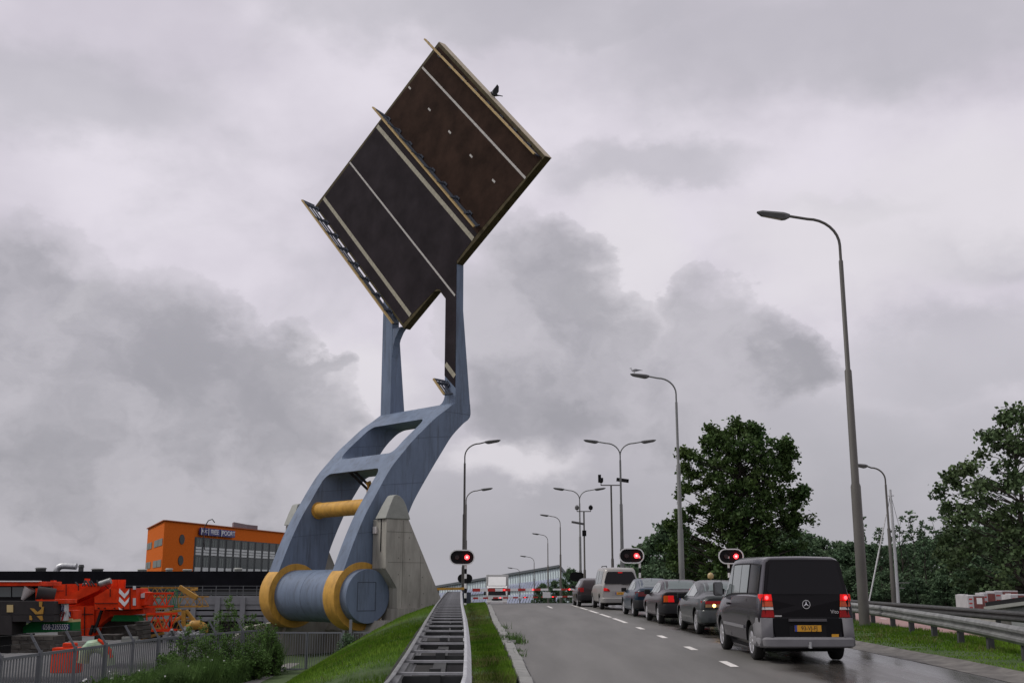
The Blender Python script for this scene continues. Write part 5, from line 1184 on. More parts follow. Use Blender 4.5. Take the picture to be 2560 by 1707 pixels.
for xa in (800, 850, 930, 1000): m.bar(c4(xa, 782, CY0 - .68), c4(xa + 10, 782, CY0 - .68), .09, .05)
m.build('seams_and_hoses', M['trim'], cr_)
m = MB(); q = c4(870, 605, CY0 - .2); m.tube([q + Vector((-.35, 0, .1)), q + Vector((.2, 0, .28))], .16, 12); m.build('lift_cylinder', M['galv_mid'], cr_, smooth=40)
slab(rect4(690, 540, 712, 590), CY0 + 1.5, .4, 'beacon_box', M['crane'], cr_); slab(rect4(412, 556, 438, 600), CY0 + 1.5, .4, 'pulley_block', M['crane'], cr_, .03)
slab(rect4(676, 577, 705, 583), CY0 + 1.4, .1, 'white_plate', M['white'], cr_); slab(rect4(545, 878, 575, 1000), CY0 + .15, .1, 'faded_door', M['crane2'], cr_)
tk2 = slab(rect4(770, 890, 1100, 1040), CY0 + 1.2, 2, 'undercarriage', M['stone'], cr_)
jl = [0]
def lattice(x0, y0, x1, y1, Y, dep, m, par, nm='lattice_jib', r=.05, n=6):
    mb = MB(); A_, Bq, Cq, Dq = c4(x0, y0, Y), c4(x1, y0, Y), c4(x1, y1, Y), c4(x0, y1, Y)
    for off in (0, dep):
        o = Vector((0, off, 0)); mb.bar(A_ + o, Bq + o, r * 2, r * 2); mb.bar(Dq + o, Cq + o, r * 2, r * 2)
        for i in range(n):
            a, b = i / n, (i + 1) / n
            mb.bar((A_ if i % 2 else Dq).lerp(Bq if i % 2 else Cq, a) + o, (Dq if i % 2 else A_).lerp(Cq if i % 2 else Bq, b) + o, r, r)
    for P_ in (A_, Bq, Cq, Dq): mb.bar(P_, P_ + Vector((0, dep, 0)), r, r)
    mb.bar(A_, Dq, r, r); mb.bar(Bq, Cq, r, r)
    return mb.build(nm, m, par)
lattice(1170, 662, 1360, 770, CY0 + .3, 1.2, M['crane'], cr_, r=.045, n=3)
# lettering panels and counterweights belong to a second crane standing in front
c2 = thing('mobile_crane', c4(250, 1150, 50), 'crane with dark counterweight blocks and green stripe at the left edge', 'crane')
Y2 = 50.0
slab(rect4(-300, 565, 330, 600), Y2 + .6, 2.4, 'cab_roof', M['crane'], c2, .02); slab(rect4(-300, 558, 310, 567), Y2 + .5, .4, 'roof_edge', M['white'], c2)
slab(rect4(-300, 602, 320, 720), Y2 + 1.4, 1.4, 'cab_dark_wall', M['trim'], c2)  # plain black wall set back under the cab roof
for x0, x1 in ((-40, 90), (100, 190)): slab(rect4(x0, 610, x1, 690), Y2 + 1.3, .08, 'cab_window', M['glass'], c2)
slab(rect4(290, 620, 345, 720), Y2 + .3, .7, 'bracket', M['crane'], c2, .02); slab(rect4(300, 712, 530, 745), Y2 + .1, 1.4, 'deck_edge', M['crane'], c2, .01)
m = MB(); q = c4(383, 668, Y2 + .4); m.tube([q + Vector((-.45, 0, .05)), q + Vector((.25, .3, -.05))], .3, 14); m.build('winch_drum', M['cw'], c2, smooth=40)
m = MB(); q = c4(225, 665, Y2 + .9); m.tube([q + Vector((-.2, 0, -.25)), q + Vector((.1, 0, .25))], [.08, .3], 12); m.build('work_lamp', M['clear'], c2, smooth=40)
for i, (x0, y0, x1, y1) in enumerate(((-300, 725, 445, 835), (100, 838, 440, 892), (-300, 838, 95, 1000))): slab(rect4(x0, y0, x1, y1), Y2 - .3 - .02 * i, 1.5, 'counterweight', M['cw'], c2, .03)
for p in ([(318, 728), (345, 728), (340, 775), (320, 770)], [(243, 782), (275, 785), (305, 815), (335, 790), (340, 770), (357, 770), (350, 830), (290, 832)], [(240, 842), (255, 845), (262, 880), (240, 878)], [(298, 845), (345, 842), (350, 880), (335, 884)]): slab(p, Y2 - .36, .05, 'yellow_chevron', M['lattice'], c2)
q = slab(rect4(55, 755, 105, 815), Y2 - .36, .05, 'work_light', M['cream'], c2)
pn = slab(rect4(443, 745, 525, 885), Y2 + .4, .5, 'counterweight_panel', M['panel'], c2); slab(rect4(443, 752, 524, 805), Y2 + .37, .02, 'name_board', M['sblue'], pn)
text_mesh('board_lettering', 'IELSTR', .36, M['text_white'], pn, c4(484, 778, Y2 + .355) - c2.location, (1, 0, 0), (0, 0, 1), .006, sx=.62)
text_mesh('board_lettering', 'LIEBH', .34, M['text_dark'], pn, c4(494, 830, Y2 + .355) - c2.location, (1, 0, 0), (0, 0, 1), .006, sx=.62)
for x in (440, 472, 498): slab([(x, 884), (x + 12, 884), (x + 34, 812), (x + 20, 812)], Y2 + .37, .02, 'red_stripe', M['red'], pn)
ch = slab(rect4(440, 800, 600, 872), Y2 + 1.0, 1.0, 'chassis', M['crane'], c2); slab(rect4(524, 812, 576, 852), Y2 + .96, .03, 'name_board', M['sblue'], ch)
text_mesh('board_lettering', 'RA', .34, M['text_white'], ch, c4(541, 833, Y2 + .945) - c2.location, (1, 0, 0), (0, 0, 1), .006, sx=.9)
slab(rect4(250, 866, 590, 896), Y2 + .9, 1.0, 'cream_stripe', M['cream'], c2)
gs = slab([(130, 990), (180, 940), (250, 896), (590, 896), (590, 975), (350, 980), (200, 985)], Y2 + .8, 1.0, 'green_stripe', M['green'], c2); slab(rect4(340, 916, 570, 958), Y2 + .77, .02, 'number_board', M['sblue'], gs)
text_mesh('board_lettering', '058-2355555', .34, M['text_white'], gs, c4(455, 937, Y2 + .755) - c2.location, (1, 0, 0), (0, 0, 1), .006, sx=.62)
slab(rect4(-300, 1000, 130, 1150), Y2 + .6, 2, 'track', M['trim'], c2)
# stone blocks, jibs, tank and scrap around the cranes
for i, (x0, y0, x1, y1, Y) in enumerate(((100, 1010, 440, 1080, 48), (90, 1080, 460, 1150, 47.9), (470, 975, 582, 1060, 49.5), (790, 1000, 940, 1045, 54), (1040, 920, 1110, 1040, 54.5), (1115, 890, 1165, 1035, 54))):
    mb = MB(); rows_ = max(1, int((y1 - y0) / 34)); 
    for r_ in range(rows_):
        ya, yb2 = y0 + (y1 - y0) * r_ / rows_, y0 + (y1 - y0) * (r_ + 1) / rows_ - 2; x = x0 + random.uniform(-8, 4)
        while x < x1:
            x2 = min(x + random.uniform(40, 90), x1 + 4); mb.prism([c4(a, b, Y + random.uniform(0, .06)) for a, b in rect4(x, ya, x2 - 2, yb2)], (0, 1.2, 0)); x = x2
    tag(mb.build('block_stack', M['stone'], bevel=.03, loc=c4((x0 + x1) / 2, y1, Y)), ['upper course of dark stone blocks under the green stripe', 'lower course of dark stone blocks behind the fence', 'stack of dark blocks right of the phone number', 'low dark stack under the orange crane', 'narrow dark block pile left of the pale post', 'pale tall block pile beside the red lattice jib'][i], 'block stack')
def jib(x0, y0, x1, y1, Y, dep, m, label, n=6, r=.05):
    o = lattice(x0, y0, x1, y1, Y, dep, m, None, r=r, n=n); c_ = c4((x0 + x1) / 2, y1, Y)
    for v in o.data.vertices: v.co = v.co - c_
    o.location = c_; return tag(o, label, 'crane jib', 'lattice jib sections in the crane yard')
jib(1150, 615, 1560, 690, 64, 1.4, M['lattice'], 'yellow lattice jib lying behind the orange crane head', 8, .03)
jib(1370, 635, 1450, 775, 62, .9, M['lattice_green'], 'green lattice jib frame between the yellow jibs', 3, .035)
jib(1455, 690, 1655, 770, 60, 1.2, M['lattice'], 'yellow jib cage with an open end frame at the right of the yard', 4, .032)
jib(1200, 830, 1400, 965, 57, 1.0, M['crane'], 'red triangular jib piece lying low beside the block pile', 3, .05)
jib(1190, 780, 1420, 840, 63, 1.0, M['lattice'], 'yellow lattice under the red jib at mid height', 7, .025)
jib(1400, 870, 1560, 960, 60.5, .8, M['lattice'], 'small yellow frame beside the upright post', 4, .03)
jib(1240, 880, 1340, 950, 58.5, .6, M['crane2'], 'orange drum frame inside the red triangular jib', 3, .04)
jib(1180, 700, 1360, 760, 66, 1.2, M['lattice_green'], 'thin green jib seen through the red lattice', 6, .025)
for i, (pts, m_, w_, lab) in enumerate(((((1465, 610), (1610, 700)), 'lattice', .24, 'thick yellow strut leaning over the jib cage'), (((1500, 800), (1500, 960)), 'lattice', .2, 'upright yellow post of the scrap frame'), (((1520, 800), (1620, 930)), 'lattice', .17, 'yellow strut slanting down to the right of the post'), (((1400, 905), (1525, 825)), 'crane2', .16, 'orange strut slanting up to the yellow post'), (((1150, 1030), (1340, 985)), 'lattice', .14, 'yellow beam lying on the ground behind the fence'), (((1150, 855), (1480, 800)), 'lattice', .13, 'long yellow beam under the jib cage'), (((1565, 635), (1615, 628)), 'lattice', .12, 'short yellow tube above the leaning strut'))):
    mb = MB(); Y = 59 + .1 * i; a, b = c4(*pts[0], Y), c4(*pts[1], Y); mb.bar(a, b, w_, w_); tag(mb.build('steel_strut', M[m_], loc=(a + b) / 2, bevel=.02), lab, 'steel strut', 'loose steel struts in the yard')
m = MB(); p = c4(1605, 965, 58); m.tube([p + Vector((-.5, 0, -.1)), p + Vector((-.42, 0, .12)), p + Vector((-.2, 0, .28)), p + Vector((.15, 0, .28)), p + Vector((.42, 0, .12)), p + Vector((.5, 0, -.1))], [.1, .2, .24, .24, .2, .1], 12)
tag(m.build('yellow_hood', M['lattice'], smooth=50, loc=p), 'rounded yellow steel hood at the right end of the scrap pile', 'machine hood')
m = MB()
for i in range(40):
    q = c4(random.uniform(1370, 1640), random.uniform(985, 1030), 57 + random.uniform(-.6, .8)); s_ = random.uniform(.12, .4); d_ = Vector((random.uniform(-1, 1), random.uniform(-1, 1), random.uniform(-.5, .5))).normalized() * s_; m.bar(q - d_, q + d_, .12, .1)
tag(m.build('scrap_pile', M['conc_light'], loc=c4(1500, 1030, 57)), kind='stuff')
m = MB(); p = c4(780, 1120, 44); m.tube([p + Vector((-.52, .2, -.5)), p + Vector((-.46, .2, -.1)), p + Vector((-.25, .2, .1)), p + Vector((.0, .2, .13)), p + Vector((.3, .2, .0)), p + Vector((.44, .2, -.25)), p + Vector((.5, .2, -.6))], [.22, .24, .26, .26, .24, .23, .22], 14)
tank = m.build('striped_float', mat('pale_green_float', (.16, .36, .25), .5, col2=(.42, .36, .2), vscale=.9), smooth=50, loc=p)
tag(tank, 'pale green and cream rounded float behind the fence', 'float'); m = MB(); m.tube([p + Vector((.05, .05, .37)), p + Vector((.3, .05, .22)), p + Vector((.5, .05, .0)), p + Vector((.6, .05, -.3))], [.05, .08, .08, .07], 10); m.build('red_band', M['crane'], tank, smooth=50)
m = MB(); p = c4(540, 1115, 44.5); m.box(p + Vector((-.55, 0, -.9)), p + Vector((.5, .6, .05))); m.box(p + Vector((-.2, .1, .051)), p + Vector((.3, .4, .22))); tag(m.build('red_crate', M['crane'], bevel=.04, loc=p), 'bright red orange box just behind the fence below the blocks', 'crate')
for i, (x0, x1, y, Y, lab) in enumerate(((565, 760, 1082, 46, 'pale beam lying behind the fence left of the float'), (1000, 1120, 1043, 52, 'pale beam lying right of the float'))):
    mb = MB(); mb.bar(c4(x0, y, Y), c4(x1, y, Y), .25, .3); tag(mb.build('concrete_beam', M['cap'], loc=c4(x0, y, Y)), lab, 'beam')

# ------------------------------------------------------------------ palisade fence and gate
FM = mat('dull_grey_palisade_steel', (.125, .13, .145), .65, .0, var=.15, vscale=2)
FP = [(-14.6, 27), (-14.75, 33), (-14.62, 37), (-14.4, 42), (-14.05, 47), (-13.2, 51), (-12.1, 55.2), (-11.9, 56)]
fs = spline(FP, 12); fd = np.concatenate([[0], np.cumsum(np.linalg.norm(np.diff(fs, axis=0), axis=1))])
def fpt(d): return float(np.interp(d, fd, fs[:, 0])), float(np.interp(d, fd, fs[:, 1]))
fence = thing('palisade_fence', (*fpt(10), LOW), 'long grey palisade fence with leaning barbed wire arms around the crane yard', 'fence'); FT = -.36
m = MB()
dd = 0
while dd < fd[-1]:
    x, y = fpt(dd); m.box((x - .01, y - .034, LOW + .06), (x + .01, y + .034, FT - .02)); dd += .19
m.build('palisade_bars', FM, fence)
m = MB(); pth = [fpt(q) for q in np.arange(0, fd[-1] + .01, 1.0)]
for z, w_ in ((FT, .09), (LOW + .25, .06)):
    m = MB()
    for (a, b), (c_, e) in zip(pth[:-1], pth[1:]): m.bar((a, b, z), (c_, e, z), .05, w_)
    m.build('fence_rail', FM, fence)
pp = None
for dd in np.arange(1.2, fd[-1], 2.55):
    x, y = fpt(dd)
    if pp is None:
        mm = MB(); mm.box((-.05, -.05, 0), (.05, .05, FT - LOW + .12)); mm.bar((0, 0, FT - LOW + .05), (-.34, -.05, FT - LOW + .62), .05, .07); pp = mm.build('fence_post', FM, fence, loc=(0, 0, 0)); o = pp
    else: o = pp.copy(); C.objects.link(o); o.parent = fence
    o.location = Vector((x + .04, y, LOW)) - fence.location
m = MB()
for k in (.1, .33, .6):
    for (a, b), (c_, e) in zip(pth[:-1], pth[1:]): m.bar((a - .34 * k / .6 + .04, b, FT + .05 + .57 * k / .6), (c_ - .34 * k / .6 + .04, e, FT + .05 + .57 * k / .6), .008, .008)
m.build('barbed_wire', M['galv_dark'], fence)
gate = thing('gate', (-9.8, 56, LOW), 'double grey bar gate in front of the counterweight pit', 'gate')
def bars(x0, x1, y, z0, z1, name, par, step=.12):
    m = MB(); m.bar((x0, y, z1), (x1, y, z1), .06, .07); m.bar((x0, y, z0 + .05), (x1, y, z0 + .05), .06, .07)
    for x in (x0, x1): m.bar((x, y, z0), (x, y, z1), .07, .07)
    for x in np.arange(x0 + step, x1, step): m.bar((x, y, z0 + .05), (x, y, z1), .025, .025)
    return m.build(name, mat_gate, par)
mat_gate = mat('galvanised_gate_bars', (.20, .21, .23), .5, .3, var=.1)
bars(-11.72, -9.97, 56, LOW + .07, -.50, 'gate_leaf', gate); bars(-9.93, -8.3, 56, LOW + .07, -.50, 'gate_leaf', gate)
m = MB(); m.bar((-7.86, 56, LOW), (-7.86, 56, .12), .13, .13); m.build('gate_post', mat_gate, gate); m = MB(); m.bar((-8.2, 56.0, LOW), (-8.2, 56.0, -.4), .1, .1); m.build('gate_post', mat_gate, gate)
f2 = thing('bar_fence', (-7, 56.2, -1.2), 'short grey bar fence between the gate post and the grass bank', 'fence'); bars(-7.75, -5.9, 56.2, -2.0, -.50, 'fence_panel', f2)

# ------------------------------------------------------------------ trees, bushes, weeds, grass
def leaves(centres, radii, counts, size, flat=.6, droop=0.0, shell=.55, seed=1):
    """many small leaf faces scattered through ellipsoid clumps; returns (n*4,3) vertices"""
    r_ = np.random.default_rng(seed); out = []
    for c, rad, n in zip(centres, radii, counts):
        d = r_.normal(size=(n, 3)); d /= np.linalg.norm(d, axis=1)[:, None]
        rr = (r_.random(n) ** shell)[:, None] * np.asarray(rad) * (1 + .25 * r_.normal(size=(n, 1)))
        p = np.asarray(c) + d * rr; p[:, 2] -= droop * r_.random(n)
        a = r_.normal(size=(n, 3)); a[:, 2] *= flat; a /= np.linalg.norm(a, axis=1)[:, None]
        b = np.cross(a, r_.normal(size=(n, 3))); b /= np.linalg.norm(b, axis=1)[:, None]
        s = size * (.6 + .8 * r_.random((n, 1)))
        q = np.stack([p + a * s * .62, p + b * s * .42, p - a * s * .55, p - b * s * .42], 1); out.append(q.reshape(-1, 3))
    return np.concatenate(out)
def limb(m, p, q, r0, r1, bend, rnd, k=5):
    p = np.array(p, float); q = np.array(q, float); mid_ = (p + q) / 2 + rnd.normal(size=3) * bend
    pts = [(1 - t) ** 2 * p + 2 * t * (1 - t) * mid_ + t * t * q for t in np.linspace(0, 1, k)]
    m.tube([tuple(x) for x in pts], list(np.linspace(r0, r1, k)), 7); return pts
def make_tree(name, loc, outline, trunk_h, trunk_r, n_clump, clump_r, per, leaf, lm, label, group, seed, lean=0.0, depth=.8, shell=.6, gaps=0.0, bark=None, lobes=None):
    """outline: list of (height, half width left, half width right); clumps fill it, limbs reach each clump"""
    rnd = np.random.default_rng(seed); t = thing(name, loc, label, 'tree', group)
    hs = [o[0] for o in outline]; top = hs[-1]; base = hs[0]
    centres = []; tries = 0
    while len(centres) < n_clump and tries < n_clump * 30:
        tries += 1; z = rnd.uniform(base, top); l = np.interp(z, hs, [o[1] for o in outline]); r = np.interp(z, hs, [o[2] for o in outline])
        a = rnd.uniform(0, 2 * math.pi); f = rnd.random() ** .45
        x = f * math.cos(a) * (r if math.cos(a) > 0 else l); y = f * math.sin(a) * (l + r) / 2 * depth
        c = np.array([x + lean * z, y, z])
        if gaps and any(np.linalg.norm((c - e) * [1, .5, 1]) < gaps for e in centres): continue
        centres.append(c)
    for (x, z, q, k) in (lobes or ()):
        for _ in range(k): centres.append(np.array([x, 0, z]) + rnd.normal(size=3) * q * [1, .9, .8])
    m = MB(); tr = [(0, 0, -.4)] + [(lean * z + rnd.normal() * .1, rnd.normal() * .1, z) for z in np.linspace(.8, min(top * .82, top - .8), 7)]
    m.tube(tr, list(np.linspace(trunk_r, trunk_r * .18, len(tr))), 9)
    zs_ = [q[2] for q in tr]
    for c in centres:
        z0 = max(trunk_h * .6, min(c[2] - .35 * math.hypot(c[0] - lean * c[2], c[1]) - .4, zs_[-1])); p = [np.interp(z0, zs_, [q[i] for q in tr]) for i in range(3)]
        limb(m, p, c, max(.03, trunk_r * .28 * (1 - z0 / (top * 1.15))), .015, .25, rnd, 4)
    m.build('trunk', M['bark'], t, smooth=60, loc=(0, 0, 0))
    rad = [(clump_r * rnd.uniform(.7, 1.3), clump_r * rnd.uniform(.7, 1.3), clump_r * rnd.uniform(.55, .95)) for _ in centres]
    np_mesh('crown', leaves(centres, rad, [int(per * rnd.uniform(.7, 1.3)) for _ in centres], leaf, shell=shell, seed=seed), 4, lm, t)
    return t
# big maple behind the queue
mx_ = make_tree('maple_tree', (16.0, 80, -.2), [(.6, 4.0, 3.2), (2.5, 4.3, 3.2), (4.6, 3.7, 3.0), (6.3, 3.1, 2.7), (6.7, 3.0, 3.9), (7.2, 3.0, 3.9), (7.6, 3.1, 3.3), (8.4, 3.2, 4.3), (8.9, 3.2, 3.5), (9.8, 3.3, 3.4), (10.9, 3.4, 3.6), (11.8, 3.0, 3.8), (12.2, 2.6, 3.6), (12.35, 2.4, 1.9), (12.9, 1.7, 1.8), (13.3, 1.2, 1.5), (13.5, -.9, 1.5)], 2.2, .34, 330, .58, 100, .22, M['leaf'], 'large dark broad leaved tree behind the third stop light', None, 11, .02, .8, .62, .62, lobes=((-1.5, 13.3, .30, 5), (-2.0, 12.6, .4, 6), (.1, 13.5, .35, 6), (1.5, 13.6, .32, 6), (2.0, 12.9, .35, 6), (3.9, 11.9, .4, 9), (4.2, 11.2, .35, 7), (4.0, 10.2, .4, 7), (4.9, 8.7, .25, 6), (4.3, 8.2, .4, 8), (4.5, 6.9, .4, 9), (3.9, 6.3, .4, 7), (-3.6, 11.6, .4, 8), (-3.9, 10.2, .4, 7), (-3.8, 9.0, .35, 6), (-3.9, 7.2, .45, 8), (-4.9, 5.8, .5, 9), (-4.8, 4.4, .7, 12), (3.6, 4.5, .7, 12), (3.9, 3, .7, 12)))
big = make_tree('poplar_tree', (28.0, 62, .3), [(1.0, 3.6, 4.5), (3, 4.8, 5), (5, 4.6, 5), (6.5, 4.8, 5), (7.8, 4.0, 4.6), (8.8, 2.8, 4.4), (9.8, 1.4, 4.0), (11.0, .2, 3.0)], 2.0, .26, 150, .62, 120, .21, M['leaf_pop'], 'tall airy tree cut by the right edge of the view', None, 23, .01, .8, .62, .55)
# slender wind thinned trees and the dense belt behind them
thin = []
for i, (px, top_py, Y) in enumerate(((1985, 1185, 104), (2022, 1205, 110), (2070, 1180, 100), (2098, 1172, 106), (2125, 1188, 98), (2150, 1182, 108), (2178, 1172, 94), (2205, 1195, 104), (2240, 1170, 100))):
    p = at(px * K, 1400, Y); h = at(px * K, top_py * K, Y).z - .2
    if i < 3:
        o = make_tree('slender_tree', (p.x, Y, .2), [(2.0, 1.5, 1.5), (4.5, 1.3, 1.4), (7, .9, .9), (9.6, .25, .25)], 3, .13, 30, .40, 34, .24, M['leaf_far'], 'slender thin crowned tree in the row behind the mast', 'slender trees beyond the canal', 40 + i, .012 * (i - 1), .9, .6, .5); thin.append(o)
    else: o = copy_tree(thin[i % 3]); o.location = (p.x, Y, .2); o.rotation_euler.z = .9 * i
    s_ = h / 9.8; o.scale = (s_ * random.uniform(.9, 1.15), s_, s_)
lab = ['slender tree just right of the big lamp post', 'slender tree left of the white mast', 'slender tree right of the white mast', 'second slender tree right of the mast', 'third slender tree right of the mast', 'fourth slender tree right of the mast', 'fifth slender tree right of the mast', 'slender tree half behind the tall airy tree', 'slender tree seen through the tall airy crown']
for o, q in zip([x for x in C.objects if x.get('group') == 'slender trees beyond the canal'], lab): o['label'] = q + ', thin crown'
mx_.scale = (.93, .93, .97)
belt = []
spec = [(1440, 1290, 150), (1475, 1262, 140), (1510, 1228, 120), (1540, 1205, 96), (1580, 1250, 90), (1610, 1275, 92), (1780, 1215, 112), (1822, 1222, 118), (1855, 1232, 130), (1890, 1240, 128), (1925, 1245, 135), (1960, 1250, 120), (2005, 1255, 118), (2050, 1258, 122), (2095, 1250, 118), (2140, 1240, 112), (2185, 1232, 104), (2235, 1215, 96), (2300, 1200, 90), (2370, 1190, 88),
        (2040, 1315, 86), (2100, 1330, 80), (2165, 1322, 78), (2230, 1300, 76), (2300, 1290, 74), (2365, 1280, 72), (1700, 1290, 98), (1745, 1275, 104), (1660, 1300, 100), (1500, 1300, 110), (1560, 1310, 100), (1910, 1300, 100), (1965, 1305, 96)]
names = []
for i, (px, top_py, Y) in enumerate(spec):
    p = at(px * K, 1400, Y); h = at(px * K, top_py * K, Y).z - 0.0
    if i < 4:
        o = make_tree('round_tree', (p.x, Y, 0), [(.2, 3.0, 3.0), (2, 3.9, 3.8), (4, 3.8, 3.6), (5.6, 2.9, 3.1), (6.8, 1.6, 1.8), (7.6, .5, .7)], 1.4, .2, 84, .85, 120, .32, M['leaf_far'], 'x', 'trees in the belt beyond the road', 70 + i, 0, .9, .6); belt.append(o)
    else: o = copy_tree(belt[i % 4]); o.location = (p.x, Y, 0); o.rotation_euler.z = 1.3 * i
    s_ = max(h, 1.2) / 7.7; w_ = s_ * random.uniform(.85, 1.05) if s_ > .6 else s_ * 1.3; o.scale = (w_, w_, s_)
    ref = 'left of the big maple' if px < 1600 else ('under the big maple' if px < 1760 else ('between the big maple and the lamp post' if px < 1970 else ('behind the white mast' if px < 2120 else 'under the tall airy tree at right')))
    o['label'] = ('low round bush ' if top_py > 1262 and i >= 20 else 'dense round crowned tree ') + ref
    names.append(o)
# make each belt label single out one tree by its place in its own stretch, counted from the left
from collections import defaultdict
by = defaultdict(list)
for o in names: by[o['label']].append(o)
ordn = ['leftmost', 'second from left', 'third from left', 'fourth from left', 'fifth from left', 'sixth from left', 'seventh from left', 'eighth from left']
for l_, os_ in by.items():
    os_.sort(key=lambda o: o.location.x / o.location.y)
    for i, o in enumerate(os_): o['label'] = l_ if len(os_) == 1 else l_ + ', ' + ordn[i]
sm_ = []
for i, (px, py, Y, lab_) in enumerate(((1300 + 10, 1310, 200, 'small tree before the right end of the glass building'), (1275, 1335, 190, 'low bush before the glass building, left of the small tree'), (1245, 1340, 185, 'low bush below the second distant street lamp'))):
    p = at(px * K, 1400, Y); o = copy_tree(belt[i]); o.location = (p.x, Y, -2); hh = at(px * K, py * K, Y).z + 2; o.scale = (hh / 10, hh / 10, hh / 7.7); o['label'] = lab_
    o['group'] = 'bushes beyond the bridge'
# bushes and tall weeds along the fence
def bush(x, y, z, h, w_, label, seed, m=None, leaf=.075, per=34, n=95):
    rnd = np.random.default_rng(seed); t = thing('bush', (x, y, z), label, 'bush', 'bushes and saplings by the fence')
    cs = []; mm = MB()
    for i in range(n):
        f = rnd.random() ** 1.15; zz = h * f * (.75 + .45 * rnd.random()); rr = w_ * 1.15 * (1 - .55 * f * f) * rnd.random() ** .6; a = rnd.uniform(0, 6.28); cs.append((rr * math.cos(a), rr * math.sin(a), zz + .05)); limb(mm, (rnd.normal() * .05, rnd.normal() * .05, -.05), cs[-1], .014, .005, .08, rnd, 4)
    mm.build('stem', M['bark'], t, loc=(0, 0, 0)); np_mesh('foliage', leaves(cs, [(.16, .16, .24)] * n, [per] * n, leaf, seed=seed), 4, m or M['weed'], t)
for i, (px, Y, h, w_, lb) in enumerate(((1860, 55, 3.1, .75, 'tallest feathery sapling behind the end of the fence'), (1720, 54.5, 2.3, .8, 'leafy bush left of the tallest sapling'), (2050, 56.5, 2.3, .9, 'bush below the yellow counterweight ring'), (2180, 54, 1.9, .8, 'bush at the corner of fence and gate'))):
    p = c4(px, 1000, Y); bush(p.x, Y, LOW, h, w_, lb, 100 + i)
for i, (px, Y, h, w_, lb) in enumerate(((1440, 47, 2.0, .95, 'dense weed bush at the middle of the fence'), (1620, 48.5, 1.75, .85, 'dense weed bush right of the middle of the fence'), (1330, 44.5, 1.2, .7, 'low weed bush where the fence starts to be hidden'), (1820, 50, 1.7, .9, 'broad weed bush before the last fence bay'), (2010, 51.5, 1.6, .8, 'weed bush left of the gate'), (2150, 53.5, 1.9, .55, 'upright weed bush touching the left gate post'))):
    p = c4(px, 1200, Y); bush(p.x + .25, Y, LOW, h, w_, lb, 130 + i)
p = at(870, 1600, 55.5); bush(p.x, 55.3, -2.2, 1.4, .6, 'small dark bush behind the gate post beside the bank', 150, M['leaf_far'])
def blades(name, pts, hmin, hmax, wd, m, bend=.4, seed=5):
    r_ = np.random.default_rng(seed); n = len(pts); p = np.asarray(pts); a = r_.uniform(0, 2 * math.pi, n); h = r_.uniform(hmin, hmax, n)
    q = p * 1.7; h = h * np.clip(.75 + .35 * np.sin(q[:, 0] * 1.3 + 2 * np.sin(q[:, 1] * .7)) * np.sin(q[:, 1] * 1.1 + 1.7 * np.sin(q[:, 0] * .9)) + .25 * np.sin(q[:, 0] * 4.1 + q[:, 1] * 3.3), .35, 1.5)
    dx = np.stack([np.cos(a), np.sin(a), 0 * a], 1) * (wd * (.6 + .8 * r_.random(n)))[:, None]; b = r_.uniform(0, 2 * math.pi, n)
    tip = p + np.stack([np.cos(b) * bend * h * r_.random(n), np.sin(b) * bend * h * r_.random(n), h], 1)
    return tag(np_mesh(name, np.stack([p - dx, p + dx, tip], 1).reshape(-1, 3), 3, m), kind='stuff')
SECX = {}
def gz_at(xs, ys_):
    z = np.empty(len(xs))
    for i, (x, y) in enumerate(zip(xs, ys_)):
        k = round(y * 4) / 4
        if k not in SECX: sc_ = section(k); SECX[k] = (np.array([q[0] for q in sc_]), np.array([q[1] for q in sc_]))
        z[i] = np.interp(x, *SECX[k])
    return z
def scatter(n, y0, y1, xa, xb, pw=1.0, seed=3):
    r_ = np.random.default_rng(seed); y = y0 * (y1 / y0) ** (r_.random(n) ** pw); x = np.array([xa(v) for v in y]); x2 = np.array([xb(v) for v in y]); x = x + (x2 - x) * r_.random(n)
    return np.stack([x, y, gz_at(x, y) - .01], 1)
blades('bank_grass', scatter(70000, 13, 64, lambda y: railL(y) - 6.3, lambda y: railL(y) - .42, 1.0, 3), .05, .13, .012, M['blade'], .6, 3)
blades('verge_grass', scatter(42000, 9.5, 66, lambda y: railR(y) - .02, lambda y: xl(y) - .34, 1.0, 4), .04, .11, .008, M['blade'], .6, 4)
blades('median_grass', scatter(52000, 11, 70, lambda y: xr(y) + .20, lambda y: 10.95, 1.0, 6), .04, .12, .010, M['blade'], .6, 6)
M['dry'] = mat('dry_grass_blades', (.16, .15, .055), .85, col2=(.10, .13, .03), vscale=2, island=True, trans=.15, spec=.2)
def patchy(p, thr): return p[np.sin(p[:, 0] * 2.3 + np.sin(p[:, 1] * .8) * 2) * np.sin(p[:, 1] * .9 + 1.3 * np.sin(p[:, 0] * 1.7)) > thr]
for nm, lo, hi, sd_ in (('dry_bank_grass', lambda y: railL(y) - 6, lambda y: railL(y) - .45, 31), ('dry_verge_grass', lambda y: railR(y), lambda y: xl(y) - .33, 32), ('dry_median_grass', lambda y: xr(y) + .22, lambda y: 10.9, 33)):
    blades(nm, patchy(scatter(16000, 10, 60, lo, hi, 1.0, sd_), .25), .06, .16, .008, M['dry'], .8, sd_)
wp_ = scatter(30000, 36, 56, lambda y: float(np.interp(y, [27, 40, 52, 56], [-14.2, -14.2, -12.6, -11.8])), lambda y: float(np.interp(y, [27, 40, 50, 56], [-13.3, -12.4, -11.4, -11.2])), 1.0, 8)
hh = np.random.default_rng(9).random(len(wp_))
blades('tall_weeds', wp_, .3, 1.5, .014, M['weed'], .5, 8)
wl = wp_[:2600]; np_c = [(p[0], p[1], p[2] + .25 + .6 * q) for p, q in zip(wl, hh)]
